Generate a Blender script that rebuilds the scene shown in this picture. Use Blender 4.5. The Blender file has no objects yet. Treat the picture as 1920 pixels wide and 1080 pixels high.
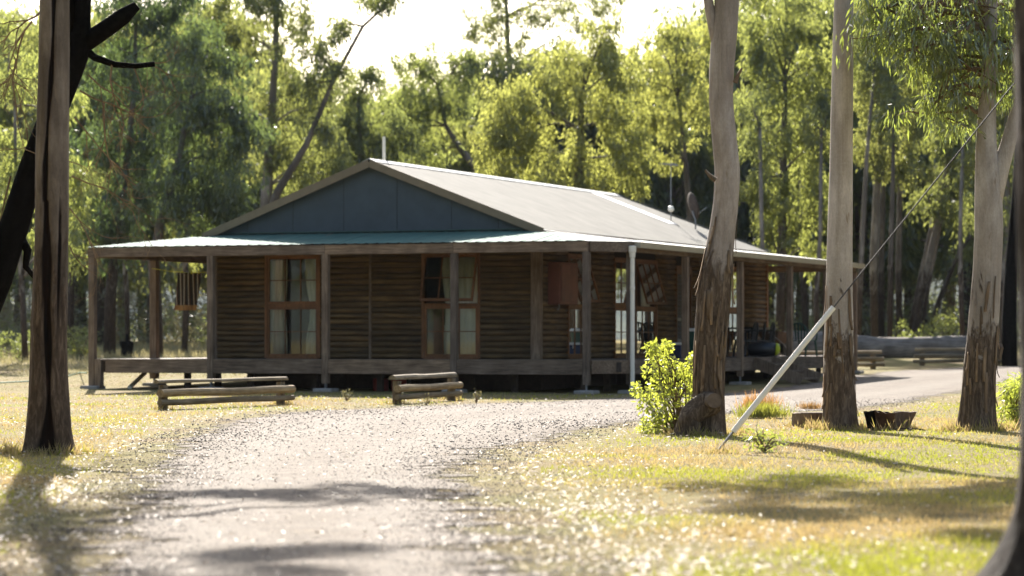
import bpy, math, random
import numpy as np
from mathutils import Vector, Matrix, noise as mnoise

# ------------------------------------------------------------------ camera, sky, sun, exposure
S = bpy.context.scene
FPX, HY, EYE = 5391.2, 638.4, 1.14          # focal length and horizon row in pixels of the 1920 frame, eye height
cam_d = bpy.data.cameras.new('camera')
cam = bpy.data.objects.new('camera', cam_d)
S.collection.objects.link(cam)
cam.location = (0, 0, EYE)
cam.rotation_euler = (math.radians(90), 0, 0)
cam_d.sensor_width = 36.0
cam_d.lens = FPX / 1920 * 36.0
cam_d.shift_y = (HY - 540) / 1920
cam_d.clip_start = 0.5
cam_d.clip_end = 20000
cam_d.dof.use_dof = True
cam_d.dof.focus_distance = 36.0
cam_d.dof.aperture_fstop = 2.3
S.camera = cam

SUN_EL = math.radians(32.0)
SUN_X = -0.13                               # the sun stands behind the cabin, a touch to the left
sun_dir = Vector((SUN_X, 1.0, math.tan(SUN_EL) * math.hypot(1, SUN_X))).normalized()
world = bpy.data.worlds.new('World'); S.world = world; world.use_nodes = True
wn = world.node_tree.nodes; wl = world.node_tree.links
wn.clear()
sky = wn.new('ShaderNodeTexSky'); sky.sky_type = 'NISHITA'; sky.sun_disc = False
sky.sun_elevation = SUN_EL
sky.sun_rotation = math.atan2(sun_dir.x, sun_dir.y)
sky.air_density = 1.0; sky.dust_density = 2.0; sky.ozone_density = 1.0
wb = wn.new('ShaderNodeBackground'); wb.inputs['Strength'].default_value = 0.08
wo = wn.new('ShaderNodeOutputWorld')
wl.new(sky.outputs[0], wb.inputs[0]); wl.new(wb.outputs[0], wo.inputs[0])

sun_l = bpy.data.lights.new('sun', 'SUN'); sun_l.energy = 5.0; sun_l.angle = math.radians(0.53)
sun_l.color = (1.0, 0.94, 0.85)
sun_o = bpy.data.objects.new('sun', sun_l); S.collection.objects.link(sun_o)
sun_o.rotation_euler = sun_dir.to_track_quat('Z', 'Y').to_euler()
sun_o.location = (0, 40, 60)

S.view_settings.view_transform = 'Standard'
S.view_settings.look = 'None'
S.view_settings.gamma = 1.0
S.view_settings.exposure = 1.72
S.view_settings.use_curve_mapping = False
S.render.engine = 'CYCLES'
cy = S.cycles
cy.use_denoising = True
try: cy.denoiser = 'OPENIMAGEDENOISE'
except Exception: pass
cy.max_bounces = 8; cy.diffuse_bounces = 3; cy.glossy_bounces = 3
cy.transmission_bounces = 5; cy.transparent_max_bounces = 10; cy.volume_bounces = 0
cy.caustics_reflective = False; cy.caustics_refractive = False
cy.sample_clamp_indirect = 6.0

COL = S.collection
R = random.Random(7)
NR = np.random.default_rng(11)

# ------------------------------------------------------------------ geometry helpers
def gz(x, y):
    """height of the ground"""
    t = max(0.0, (y - 64) / 5.0)
    sp = 5.0 * math.log1p(math.exp(min(30, (y - 64) / 5.0))) * 0.02 if y < 250 else 0.02 * (y - 64)
    return 1.2 * math.tanh(sp / 1.2)
def gz_np(x, y):
    sp = np.where(y < 250, 5.0 * np.log1p(np.exp(np.minimum(30, (y - 64) / 5.0))) * 0.02, 0.02 * (y - 64))
    return 1.2 * np.tanh(sp / 1.2) + 0.025 * np.sin(x * .9 + 1.3) * np.sin(y * .55) * np.exp(-((y - 30) / 30) ** 2)
def gzz(x, y): return float(gz_np(np.array([float(x)]), np.array([float(y)]))[0])
def at(px, py, Y): return Vector(((px - 960) * Y / FPX, Y, EYE - (py - HY) * Y / FPX))
def gnd(px, py):
    """the point of the ground that this image point shows"""
    Y = 20.0
    for _ in range(60):
        x = (px - 960) * Y / FPX
        Yn = (EYE - gzz(x, Y)) * FPX / max(1.0, (py - HY))
        Y = 0.5 * Y + 0.5 * min(Yn, 160)
    x = (px - 960) * Y / FPX
    return Vector((x, Y, gzz(x, Y)))

def link(o, parent=None):
    COL.objects.link(o)
    if parent is not None: o.parent = parent
    return o
def tag(o, label=None, cat=None, group=None, kind=None):
    if label: o['label'] = label
    if cat: o['category'] = cat
    if group: o['group'] = group
    if kind: o['kind'] = kind
    return o
def empty(name, loc, rz=0.0):
    o = bpy.data.objects.new(name, None); o.empty_display_size = 0.2
    o.location = loc; o.rotation_euler = (0, 0, rz)
    return link(o)

class MB:
    def __init__(self): self.v = []; self.f = []
    def add(self, vs, fs):
        b = len(self.v); self.v += [tuple(p) for p in vs]; self.f += [tuple(i + b for i in f) for f in fs]
        return self
    def box(self, a, b):
        (x0, y0, z0), (x1, y1, z1) = a, b
        return self.add([(x0,y0,z0),(x1,y0,z0),(x1,y1,z0),(x0,y1,z0),(x0,y0,z1),(x1,y0,z1),(x1,y1,z1),(x0,y1,z1)],
                        [(0,3,2,1),(4,5,6,7),(0,1,5,4),(1,2,6,5),(2,3,7,6),(3,0,4,7)])
    def bar(self, p, q, w, h, up=(0,0,1)):
        """a squared timber from p to q, w across and h along up"""
        p = Vector(p); q = Vector(q); d = (q - p).normalized(); up = Vector(up)
        s = d.cross(up)
        if s.length < 1e-4: s = d.cross(Vector((1,0,0)))
        s.normalize(); u = s.cross(d).normalized()
        vs = []
        for c in (p, q):
            for a, b in ((-1,-1),(1,-1),(1,1),(-1,1)): vs.append(c + s*(a*w/2) + u*(b*h/2))
        return self.add(vs, [(0,1,2,3),(7,6,5,4),(0,4,5,1),(1,5,6,2),(2,6,7,3),(3,7,4,0)])
    def tube(self, pts, rad, n=8, cap=True):
        pts = [Vector(p) for p in pts]
        if not hasattr(rad, '__len__'): rad = [rad] * len(pts)
        b = len(self.v); ref = None
        for i, p in enumerate(pts):
            d = (pts[min(i+1, len(pts)-1)] - pts[max(i-1, 0)]).normalized()
            if ref is None:
                ref = d.cross(Vector((0.31, 0.95, 0.05)))
                if ref.length < 0.1: ref = d.cross(Vector((1, 0, 0)))
            s = (ref - d * ref.dot(d)).normalized(); ref = s
            t = d.cross(s)
            for k in range(n):
                a = 2 * math.pi * k / n
                self.v.append(tuple(p + s * (math.cos(a) * rad[i]) + t * (math.sin(a) * rad[i])))
        for i in range(len(pts) - 1):
            for k in range(n):
                k2 = (k + 1) % n
                self.f.append((b+i*n+k, b+i*n+k2, b+(i+1)*n+k2, b+(i+1)*n+k))
        if cap:
            self.f.append(tuple(b + k for k in reversed(range(n))))
            self.f.append(tuple(b + (len(pts)-1)*n + k for k in range(n)))
        return self
    def lathe(self, prof, n=12, c=(0,0,0)):
        b = len(self.v)
        for r, z in prof:
            for k in range(n):
                a = 2*math.pi*k/n; self.v.append((c[0]+r*math.cos(a), c[1]+r*math.sin(a), c[2]+z))
        for i in range(len(prof)-1):
            for k in range(n):
                k2 = (k+1) % n; self.f.append((b+i*n+k, b+i*n+k2, b+(i+1)*n+k2, b+(i+1)*n+k))
        self.f.append(tuple(b+k for k in reversed(range(n)))); self.f.append(tuple(b+(len(prof)-1)*n+k for k in range(n)))
        return self
    def mesh(self, name, mat=None, smooth=False):
        me = bpy.data.meshes.new(name); me.from_pydata(self.v, [], self.f)
        if mat: me.materials.append(mat)
        if smooth: me.shade_smooth()
        me.update()
        return me
    def build(self, name, mat, parent=None, loc=None, smooth=False, bevel=0.0, rz=0.0):
        o = bpy.data.objects.new(name, self.mesh(name, mat, smooth))
        if loc is not None: o.location = loc
        if rz: o.rotation_euler = (0, 0, rz)
        link(o, parent)
        if bevel:
            m = o.modifiers.new('bevel', 'BEVEL'); m.width = bevel; m.segments = 1; m.limit_method = 'ANGLE'
        return o

def np_mesh(name, V, F, mat, rnd=None, smooth=False):
    """mesh from arrays; F is (m, k)"""
    me = bpy.data.meshes.new(name)
    V = np.ascontiguousarray(V, dtype=np.float32); F = np.ascontiguousarray(F, dtype=np.int32)
    me.vertices.add(len(V)); me.vertices.foreach_set('co', V.ravel())
    m, k = F.shape
    me.loops.add(m * k); me.loops.foreach_set('vertex_index', F.ravel())
    me.polygons.add(m); me.polygons.foreach_set('loop_start', np.arange(0, m*k, k, dtype=np.int32))
    if mat: me.materials.append(mat)
    me.update(calc_edges=True)
    if smooth: me.shade_smooth()
    if rnd is not None:
        a = me.attributes.new('rnd', 'FLOAT', 'FACE'); a.data.foreach_set('value', np.ascontiguousarray(rnd, dtype=np.float32))
    return me
def np_obj(name, V, F, mat, parent=None, rnd=None, smooth=False, loc=None):
    o = bpy.data.objects.new(name, np_mesh(name, V, F, mat, rnd, smooth))
    if loc is not None: o.location = loc
    return link(o, parent)

def unit(a): return a / np.maximum(1e-9, np.linalg.norm(a, axis=1, keepdims=True))
def leaf_arrays(P, D, L, W, fold=None, rng=NR):
    """lance-shaped leaves: P base points, D directions, L lengths, W widths"""
    n = len(P)
    s = unit(np.cross(D, rng.normal(size=(n, 3))))
    L = np.asarray(L).reshape(-1, 1) * np.ones((n, 1)); W = np.asarray(W).reshape(-1, 1) * np.ones((n, 1))
    V = np.empty((n, 4, 3))
    V[:, 0] = P; V[:, 1] = P + D * L * .42 + s * W * .5; V[:, 2] = P + D * L; V[:, 3] = P + D * L * .42 - s * W * .5
    F = np.arange(n * 4).reshape(n, 4)
    return V.reshape(-1, 3), F

# ------------------------------------------------------------------ materials
def mat_new(name):
    m = bpy.data.materials.new(name); m.use_nodes = True
    nt = m.node_tree; nt.nodes.clear()
    out = nt.nodes.new('ShaderNodeOutputMaterial')
    return m, nt, out
def N(nt, typ, **kw):
    n = nt.nodes.new(typ)
    for k, v in kw.items():
        if k.startswith('i_'):
            n.inputs[k[2:].replace('_', ' ')].default_value = v
        else: setattr(n, k, v)
    return n
def ramp(nt, stops, fac=None):
    r = nt.nodes.new('ShaderNodeValToRGB')
    el = r.color_ramp.elements
    while len(el) < len(stops): el.new(0.5)
    for e, (p, c) in zip(el, stops): e.position = p; e.color = (*c, 1) if len(c) == 3 else c
    if fac is not None: nt.links.new(fac, r.inputs[0])
    return r
def coords(nt, scale=(1,1,1), vary=True):
    tc = N(nt, 'ShaderNodeTexCoord'); mp = N(nt, 'ShaderNodeMapping'); mp.inputs['Scale'].default_value = scale
    nt.links.new(tc.outputs['Object'], mp.inputs['Vector'])
    if not vary: return mp.outputs[0]
    oi = N(nt, 'ShaderNodeObjectInfo'); mu = N(nt, 'ShaderNodeMath', operation='MULTIPLY'); mu.inputs[1].default_value = 83.0
    nt.links.new(oi.outputs['Random'], mu.inputs[0])
    ad = N(nt, 'ShaderNodeVectorMath', operation='ADD')
    nt.links.new(mp.outputs[0], ad.inputs[0]); nt.links.new(mu.outputs[0], ad.inputs[1])
    return ad.outputs[0]
def noise(nt, vec, scale, detail=4, rough=.55, dist=0.0):
    n = N(nt, 'ShaderNodeTexNoise'); n.inputs['Scale'].default_value = scale; n.inputs['Detail'].default_value = detail
    n.inputs['Roughness'].default_value = rough; n.inputs['Distortion'].default_value = dist
    if vec is not None: nt.links.new(vec, n.inputs['Vector'])
    return n.outputs['Fac']
def mixc(nt, fac, a, b, blend='MIX'):
    m = N(nt, 'ShaderNodeMix', data_type='RGBA', blend_type=blend)
    if isinstance(fac, (int, float)): m.inputs[0].default_value = fac
    else: nt.links.new(fac, m.inputs[0])
    for s, v in ((6, a), (7, b)):
        if isinstance(v, tuple): m.inputs[s].default_value = (*v, 1)
        else: nt.links.new(v, m.inputs[s])
    return m.outputs[2]
def principled(nt, out, col, rough=.8, bump=None, bstr=.3, bdist=.01, spec=.3, metal=0.0):
    b = N(nt, 'ShaderNodeBsdfPrincipled')
    if isinstance(col, tuple): b.inputs['Base Color'].default_value = (*col, 1)
    else: nt.links.new(col, b.inputs['Base Color'])
    if isinstance(rough, (int, float)): b.inputs['Roughness'].default_value = rough
    else: nt.links.new(rough, b.inputs['Roughness'])
    b.inputs['Specular IOR Level'].default_value = spec; b.inputs['Metallic'].default_value = metal
    if bump is not None:
        bp = N(nt, 'ShaderNodeBump'); bp.inputs['Strength'].default_value = bstr; bp.inputs['Distance'].default_value = bdist
        nt.links.new(bump, bp.inputs['Height']); nt.links.new(bp.outputs[0], b.inputs['Normal'])
    nt.links.new(b.outputs[0], out.inputs[0])
    return b

def wood_mat(name, dark, mid, light, axis=2, rough=.85, grain=14.0):
    """weathered timber with the grain along an axis"""
    m, nt, out = mat_new(name)
    sc = [1.0, 1.0, 1.0]; sc[axis] = .07
    v = coords(nt, tuple(sc)); g = noise(nt, v, grain * 2.2, 5, .65, .3)
    v2 = coords(nt, (1, 1, 1)); blot = noise(nt, v2, 2.2, 3)
    r = ramp(nt, [(.25, dark), (.5, mid), (.78, light)], g)
    r2 = ramp(nt, [(.3, (.55, .5, .46)), (.7, (1.15, 1.1, 1.05))], blot)
    c = mixc(nt, .8, r.outputs[0], r2.outputs[0], 'MULTIPLY')
    oi = N(nt, 'ShaderNodeObjectInfo')
    r3 = ramp(nt, [(0, (.72, .72, .74)), (1, (1.2, 1.12, 1.02))], oi.outputs['Random'])
    c = mixc(nt, 1.0, c, r3.outputs[0], 'MULTIPLY')
    principled(nt, out, c, rough, g, .5, .006)
    return m
def flat_mat(name, col, rough=.6, var=.15, scale=6.0, spec=.3, metal=0.0, bump=.1):
    m, nt, out = mat_new(name)
    v = coords(nt); n = noise(nt, v, scale, 5, .6)
    a = tuple(c * (1 - var) for c in col); b = tuple(min(1, c * (1 + var)) for c in col)
    r = ramp(nt, [(.3, a), (.7, b)], n)
    principled(nt, out, r.outputs[0], rough, n, bump, .004, spec, metal)
    return m
def leaf_mat(name, c_dark, c_light, t_col, trans=.5, rough=.45, gl=.06):
    """leaves: light passes through the blade"""
    m, nt, out = mat_new(name)
    at_ = N(nt, 'ShaderNodeAttribute', attribute_name='rnd')
    oi = N(nt, 'ShaderNodeObjectInfo')
    c = ramp(nt, [(0, c_dark), (1, c_light)], at_.outputs['Fac']).outputs[0]
    vv = ramp(nt, [(0, (.8, .85, .8)), (1, (1.15, 1.1, 1.0))], oi.outputs['Random']).outputs[0]
    c = mixc(nt, 1.0, c, vv, 'MULTIPLY')
    d = N(nt, 'ShaderNodeBsdfDiffuse'); nt.links.new(c, d.inputs[0])
    t = N(nt, 'ShaderNodeBsdfTranslucent')
    tc = ramp(nt, [(0, tuple(x * .62 for x in t_col)), (1, tuple(x * 1.2 for x in t_col))], at_.outputs['Fac']).outputs[0]
    tc = mixc(nt, 1.0, tc, vv, 'MULTIPLY'); nt.links.new(tc, t.inputs[0])
    mx = N(nt, 'ShaderNodeMixShader'); mx.inputs[0].default_value = trans
    nt.links.new(d.outputs[0], mx.inputs[1]); nt.links.new(t.outputs[0], mx.inputs[2])
    g = N(nt, 'ShaderNodeBsdfGlossy'); g.inputs['Roughness'].default_value = rough; g.inputs[0].default_value = (1, 1, 1, 1)
    mg = N(nt, 'ShaderNodeMixShader'); mg.inputs[0].default_value = gl
    nt.links.new(mx.outputs[0], mg.inputs[1]); nt.links.new(g.outputs[0], mg.inputs[2])
    nt.links.new(mg.outputs[0], out.inputs[0])
    return m
def bark_mat(name, smooth_a, smooth_b, rough_a, rough_b, z0, soft, patch=.5, attr=False):
    """gum bark: shaggy near the ground, smooth and pale above z0"""
    m, nt, out = mat_new(name)
    tc = N(nt, 'ShaderNodeTexCoord')
    sep = N(nt, 'ShaderNodeSeparateXYZ'); nt.links.new(tc.outputs['Object'], sep.inputs[0])
    vs = coords(nt, (1, 1, .2), False); vp = coords(nt, (1, 1, .35), False)
    g = noise(nt, vs, 26, 6, .7, .6)
    p = noise(nt, vp, 4.2, 6, .68, .9)
    # transition = (z - z0)/soft + (noise - .5) * patch
    s1 = N(nt, 'ShaderNodeMath', operation='SUBTRACT'); nt.links.new(sep.outputs['Z'], s1.inputs[0]); s1.inputs[1].default_value = z0
    s2 = N(nt, 'ShaderNodeMath', operation='DIVIDE'); nt.links.new(s1.outputs[0], s2.inputs[0]); s2.inputs[1].default_value = soft
    s3 = N(nt, 'ShaderNodeMath', operation='MULTIPLY_ADD'); nt.links.new(p, s3.inputs[0]); s3.inputs[1].default_value = patch * 6; s3.inputs[2].default_value = -patch * 3 + .5
    s4 = N(nt, 'ShaderNodeMath', operation='ADD'); nt.links.new(s2.outputs[0], s4.inputs[0]); nt.links.new(s3.outputs[0], s4.inputs[1])
    tr = ramp(nt, [(.36, (0, 0, 0)), (.50, (.45, .45, .45)), (.66, (1, 1, 1))], s4.outputs[0]).outputs[0]
    fine = noise(nt, coords(nt, (1, 1, .5), False), 60, 4, .7)
    big = noise(nt, coords(nt, (1, 1, .3), False), 2.6, 4, .6)
    sm = ramp(nt, [(.34, tuple(x * .8 for x in smooth_b)), (.5, smooth_b), (.62, smooth_a)], big).outputs[0]
    strk = noise(nt, coords(nt, (1, 1, .06), False), 13, 5, .7, .4)
    sm = mixc(nt, .40, sm, ramp(nt, [(.34, (.50, .44, .40)), (.46, (.92, .90, .88)), (.7, (1.08, 1.06, 1.04))], strk).outputs[0], 'MULTIPLY')
    rings_ = noise(nt, coords(nt, (.3, .3, 3.0), False), 7, 3, .6)
    sm = mixc(nt, .10, sm, ramp(nt, [(.35, (.72, .7, .68)), (.55, (1.05, 1.04, 1.03))], rings_).outputs[0], 'MULTIPLY')
    sm = mixc(nt, .28, sm, ramp(nt, [(.35, (.55, .5, .45)), (.6, (1.1, 1.08, 1.05))], fine).outputs[0], 'MULTIPLY')
    flecks = ramp(nt, [(.66, (0, 0, 0)), (.72, (1, 1, 1))], noise(nt, coords(nt, (1, 1, .22), False), 9, 3, .6)).outputs[0]
    sm = mixc(nt, flecks, sm, tuple(x * .9 for x in rough_b))
    ro = ramp(nt, [(.28, tuple(x * .3 for x in rough_a)), (.5, rough_a), (.75, rough_b)], g).outputs[0]
    c = mixc(nt, tr, ro, sm)
    if attr:
        sc = N(nt, 'ShaderNodeAttribute', attribute_name='scar')
        scn = N(nt, 'ShaderNodeMath', operation='MULTIPLY_ADD'); nt.links.new(g, scn.inputs[0]); scn.inputs[1].default_value = .5; 
        nt.links.new(sc.outputs['Fac'], scn.inputs[2])
        sr = ramp(nt, [(.45, (0, 0, 0)), (.7, (1, 1, 1))], scn.outputs[0]).outputs[0]
        scol = ramp(nt, [(.35, (.004, .003, .002)), (.62, (.018, .008, .004)), (.8, (.09, .04, .018))], noise(nt, vs, 11, 4)).outputs[0]
        c = mixc(nt, sr, c, scol)
    inv = N(nt, 'ShaderNodeMath', operation='SUBTRACT'); inv.inputs[0].default_value = 1.0; nt.links.new(tr, inv.inputs[1])
    inv2 = N(nt, 'ShaderNodeMath', operation='MULTIPLY_ADD'); nt.links.new(inv.outputs[0], inv2.inputs[0]); inv2.inputs[1].default_value = .92; inv2.inputs[2].default_value = .08
    h = N(nt, 'ShaderNodeMath', operation='MULTIPLY'); nt.links.new(g, h.inputs[0]); nt.links.new(inv2.outputs[0], h.inputs[1])
    principled(nt, out, c, .85, h.outputs[0], .9, .03, .2)
    return m

M = {}
M['post'] = wood_mat('weathered_post', (.07, .05, .035), (.20, .155, .115), (.33, .27, .205), 2)
M['beam_x'] = wood_mat('weathered_beam', (.07, .05, .034), (.21, .16, .115), (.36, .285, .21), 0)
M['beam_y'] = wood_mat('weathered_side_beam', (.065, .046, .033), (.18, .14, .105), (.30, .245, .19), 1)
M['log_x'] = wood_mat('oiled_log', (.036, .025, .013), (.115, .077, .036), (.25, .168, .066), 0, .75, 9.0)
M['log_y'] = wood_mat('oiled_side_log', (.045, .03, .016), (.15, .10, .05), (.27, .18, .09), 1, .75, 9.0)
M['wall'] = flat_mat('wall_behind_logs', (.02, .013, .008), .9)
M['inner'] = flat_mat('inner_lining', (.16, .12, .08), .9)
M['cedar'] = wood_mat('stained_window_timber', (.10, .045, .018), (.21, .10, .042), (.28, .14, .06), 2, .55)
M['box'] = flat_mat('red_brown_box', (.16, .055, .035), .5, .25, 3)
M['gable'] = flat_mat('blue_grey_sheet', (.056, .074, .085), .55, .12, 3.0)
M['khaki'] = flat_mat('khaki_fascia', (.20, .155, .095), .5, .12, 4)
M['gutter'] = flat_mat('cream_gutter', (.36, .31, .22), .45, .12, 4)
M['white'] = flat_mat('white_pipe', (.80, .75, .63), .5, .08, 5)
M['roof'] = flat_mat('beige_roof_steel', (.20, .187, .16), .85, .14, 1.6, .12)
M['vroof'] = flat_mat('pale_green_roof_steel', (.085, .155, .125), .8, .16, .9, .12)
M['svroof'] = flat_mat('pale_side_roof_steel', (.46, .46, .43), .6, .08, 1.5, .3)
M['skylight'] = flat_mat('white_roof_light', (.85, .86, .86), .4, .04, 2)
M['guard'] = flat_mat('pale_guard_plastic', (.88, .83, .74), .5, .05, 5)
M['steel'] = flat_mat('dull_steel', (.25, .25, .25), .5, .2, 8, .4, .6)
M['concrete'] = flat_mat('grey_concrete', (.28, .26, .23), .95, .2, 9)
M['black'] = flat_mat('charred_black', (.007, .006, .005), .95, .5, 14, .03, 0, .9)
M['blackplastic'] = flat_mat('black_plastic', (.015, .017, .019), .4, .2, 6, .4)
M['green'] = flat_mat('dark_green_plastic', (.012, .06, .04), .3, .15, 5, .5)
M['blue'] = flat_mat('navy_plastic', (.012, .022, .07), .4, .15, 5, .4)
M['curtain'] = flat_mat('cream_curtain', (.84, .78, .66), .95, .06, 5)
M['cloth'] = flat_mat('white_cloth', (.75, .73, .66), .9, .06, 5)
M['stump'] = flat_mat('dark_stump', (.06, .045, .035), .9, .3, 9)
M['rail'] = wood_mat('grey_rail', (.11, .085, .05), (.27, .22, .14), (.42, .36, .25), 0, .9, 9)
M['railpost'] = wood_mat('grey_rail_post', (.11, .085, .05), (.25, .20, .13), (.38, .32, .22), 2, .9, 9)
M['brown'] = flat_mat('rusty_pan', (.15, .095, .06), .8, .3, 6)
M['yellow'] = flat_mat('yellow_green_plastic', (.45, .5, .03), .5, .1, 5)
M['redtin'] = flat_mat('red_tin', (.22, .03, .025), .6, .2, 5)
M['rope'] = flat_mat('yellow_line', (.6, .55, .06), .7, .1, 5)
M['hose'] = flat_mat('green_hose', (.04, .16, .07), .5, .1, 5)
M['wire'] = flat_mat('dark_wire', (.05, .045, .04), .6, .2, 5)

def glass_mat():
    m, nt, out = mat_new('window_glass')
    t = N(nt, 'ShaderNodeBsdfTransparent'); t.inputs[0].default_value = (.86, .89, .86, 1)
    g = N(nt, 'ShaderNodeBsdfGlossy'); g.inputs['Roughness'].default_value = .015; g.inputs[0].default_value = (1, 1, 1, 1)
    fr = N(nt, 'ShaderNodeFresnel'); fr.inputs[0].default_value = 1.5
    mu = N(nt, 'ShaderNodeMath', operation='MULTIPLY_ADD'); nt.links.new(fr.outputs[0], mu.inputs[0]); mu.inputs[1].default_value = 1.0; mu.inputs[2].default_value = .01
    mx = N(nt, 'ShaderNodeMixShader'); nt.links.new(mu.outputs[0], mx.inputs[0])
    nt.links.new(t.outputs[0], mx.inputs[1]); nt.links.new(g.outputs[0], mx.inputs[2]); nt.links.new(mx.outputs[0], out.inputs[0])
    return m
M['glass'] = glass_mat()

# foliage
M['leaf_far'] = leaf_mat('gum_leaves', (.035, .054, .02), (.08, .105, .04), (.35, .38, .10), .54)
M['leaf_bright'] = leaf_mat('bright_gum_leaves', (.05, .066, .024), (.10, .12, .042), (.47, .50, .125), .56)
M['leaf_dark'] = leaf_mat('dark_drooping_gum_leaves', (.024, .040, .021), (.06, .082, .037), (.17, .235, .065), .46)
M['leaf_near'] = leaf_mat('near_gum_leaves', (.035, .055, .014), (.08, .10, .025), (.36, .42, .07), .52, .3, .10)
M['leaf_shrub'] = leaf_mat('sucker_leaves', (.06, .09, .02), (.14, .17, .04), (.52, .59, .08), .58, .35, .07)
M['leaf_grey'] = leaf_mat('dry_undergrowth', (.07, .065, .04), (.15, .14, .085), (.22, .20, .09), .4)

M['bark_far'] = bark_mat('far_gum_bark', (.34, .30, .26), (.20, .17, .145), (.07, .05, .038), (.16, .125, .10), 2.6, 2.5, .6)
M['bark_dark'] = bark_mat('dark_gum_bark', (.20, .17, .14), (.12, .10, .085), (.05, .036, .028), (.11, .085, .065), 3.0, 3.0, .5)
M['bark_grey'] = bark_mat('scarred_gum_bark', (.26, .205, .155), (.15, .115, .085), (.105, .07, .046), (.25, .18, .12), 2.0, 1.4, .6, True)
M['bark_knot'] = bark_mat('peeling_gum_bark', (.50, .43, .37), (.34, .285, .24), (.12, .083, .055), (.30, .225, .15), 2.1, .8, .55)
M['bark_pale'] = bark_mat('pale_gum_bark', (.60, .54, .475), (.45, .40, .345), (.12, .085, .058), (.31, .24, .165), 1.2, 1.1, .75)
M['bark_fork'] = bark_mat('forked_gum_bark', (.52, .46, .395), (.36, .31, .26), (.11, .078, .053), (.28, .21, .145), 1.3, 1.2, .70)
M['strip'] = wood_mat('loose_bark', (.09, .06, .037), (.21, .155, .10), (.36, .285, .20), 2, .9)
M['cutwood'] = flat_mat('sawn_limb_end', (.17, .12, .08), .9, .3, 12)

# ------------------------------------------------------------------ ground
def ground_material():
    m, nt, out = mat_new('dry_lawn')
    v = coords(nt, (1, 1, 1), False)
    big = noise(nt, v, .45, 4, .6); mid = noise(nt, v, 3.0, 5, .65); fine = noise(nt, v, 38, 5, .75)
    c = ramp(nt, [(.30, (.20, .135, .08)), (.46, (.23, .18, .075)), (.56, (.20, .18, .055)), (.7, (.13, .145, .032))], big).outputs[0]
    c2 = ramp(nt, [(.35, (.15, .105, .065)), (.6, (.27, .22, .105))], mid).outputs[0]
    c = mixc(nt, .45, c, c2)
    c = mixc(nt, .7, c, ramp(nt, [(.3, (.5, .48, .42)), (.7, (1.3, 1.28, 1.2))], fine).outputs[0], 'MULTIPLY')
    principled(nt, out, c, .95, fine, .8, .03, .1)
    return m
def gravel_material():
    m, nt, out = mat_new('gravel')
    v = coords(nt, (1, 1, 1), False)
    vo = N(nt, 'ShaderNodeTexVoronoi'); vo.inputs['Scale'].default_value = 42; nt.links.new(v, vo.inputs['Vector'])
    mid = noise(nt, v, 1.1, 5, .6); fine = noise(nt, v, 75, 4, .7)
    c = ramp(nt, [(.3, (.098, .077, .06)), (.47, (.172, .143, .116)), (.56, (.13, .106, .084)), (.75, (.165, .132, .097))], mid).outputs[0]
    st = ramp(nt, [(.0, (.35, .33, .31)), (.5, (.95, .93, .9)), (1.0, (1.7, 1.65, 1.6))], vo.outputs['Color']).outputs[0]
    c = mixc(nt, .7, c, st, 'MULTIPLY')
    c = mixc(nt, .5, c, ramp(nt, [(.3, (.6, .58, .55)), (.7, (1.25, 1.22, 1.2))], fine).outputs[0], 'MULTIPLY')
    # packed wheel tracks: paler dust, fewer dark stones
    rt_ = N(nt, 'ShaderNodeAttribute', attribute_name='rut'); rn = noise(nt, v, .7, 4, .6)
    rm = N(nt, 'ShaderNodeMath', operation='MULTIPLY'); nt.links.new(rt_.outputs['Fac'], rm.inputs[0]); nt.links.new(rn, rm.inputs[1])
    c = mixc(nt, rm.outputs[0], c, (.20, .172, .142))
    mul = N(nt, 'ShaderNodeMath', operation='MULTIPLY'); mul.inputs[1].default_value = -1.0
    nt.links.new(vo.outputs['Distance'], mul.inputs[0])
    b = principled(nt, out, c, .9, mul.outputs[0], .7, .02, .2)
    # the gravel thins out raggedly towards the grass
    ed = N(nt, 'ShaderNodeAttribute', attribute_name='edge')
    rag = noise(nt, v, 2.4, 6, .7)
    th = N(nt, 'ShaderNodeMath', operation='MULTIPLY_ADD'); nt.links.new(rag, th.inputs[0]); th.inputs[1].default_value = -2.6; th.inputs[2].default_value = 1.0
    ad = N(nt, 'ShaderNodeMath', operation='ADD'); nt.links.new(ed.outputs['Fac'], ad.inputs[0]); nt.links.new(th.outputs[0], ad.inputs[1])
    al = ramp(nt, [(.18, (0, 0, 0)), (.5, (1, 1, 1))], ad.outputs[0]).outputs[0]
    nt.links.new(al, b.inputs['Alpha'])
    return m
M['lawn'] = ground_material(); M['gravel'] = gravel_material()
xs = np.concatenate([[-6000, -2500, -1000, -400, -150, -80], np.linspace(-45, 45, 151), [80, 150, 400, 1000, 2500, 6000]])
ys = np.concatenate([[-3000, -800, -200, -60, -20], np.linspace(0, 130, 217), [150, 190, 250, 400, 800, 1600, 3000, 7000]])
XX, YY = np.meshgrid(xs, ys)
ZZ = gz_np(XX, YY)
V = np.stack([XX, YY, ZZ], -1).reshape(-1, 3)
nx, ny = len(xs), len(ys)
I = (np.arange(ny - 1)[:, None] * nx + np.arange(nx - 1)[None, :]).ravel()
F = np.stack([I, I + 1, I + 1 + nx, I + nx], 1)
o = np_obj('ground', V, F, M['lawn'], smooth=True); tag(o, kind='structure')

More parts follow.
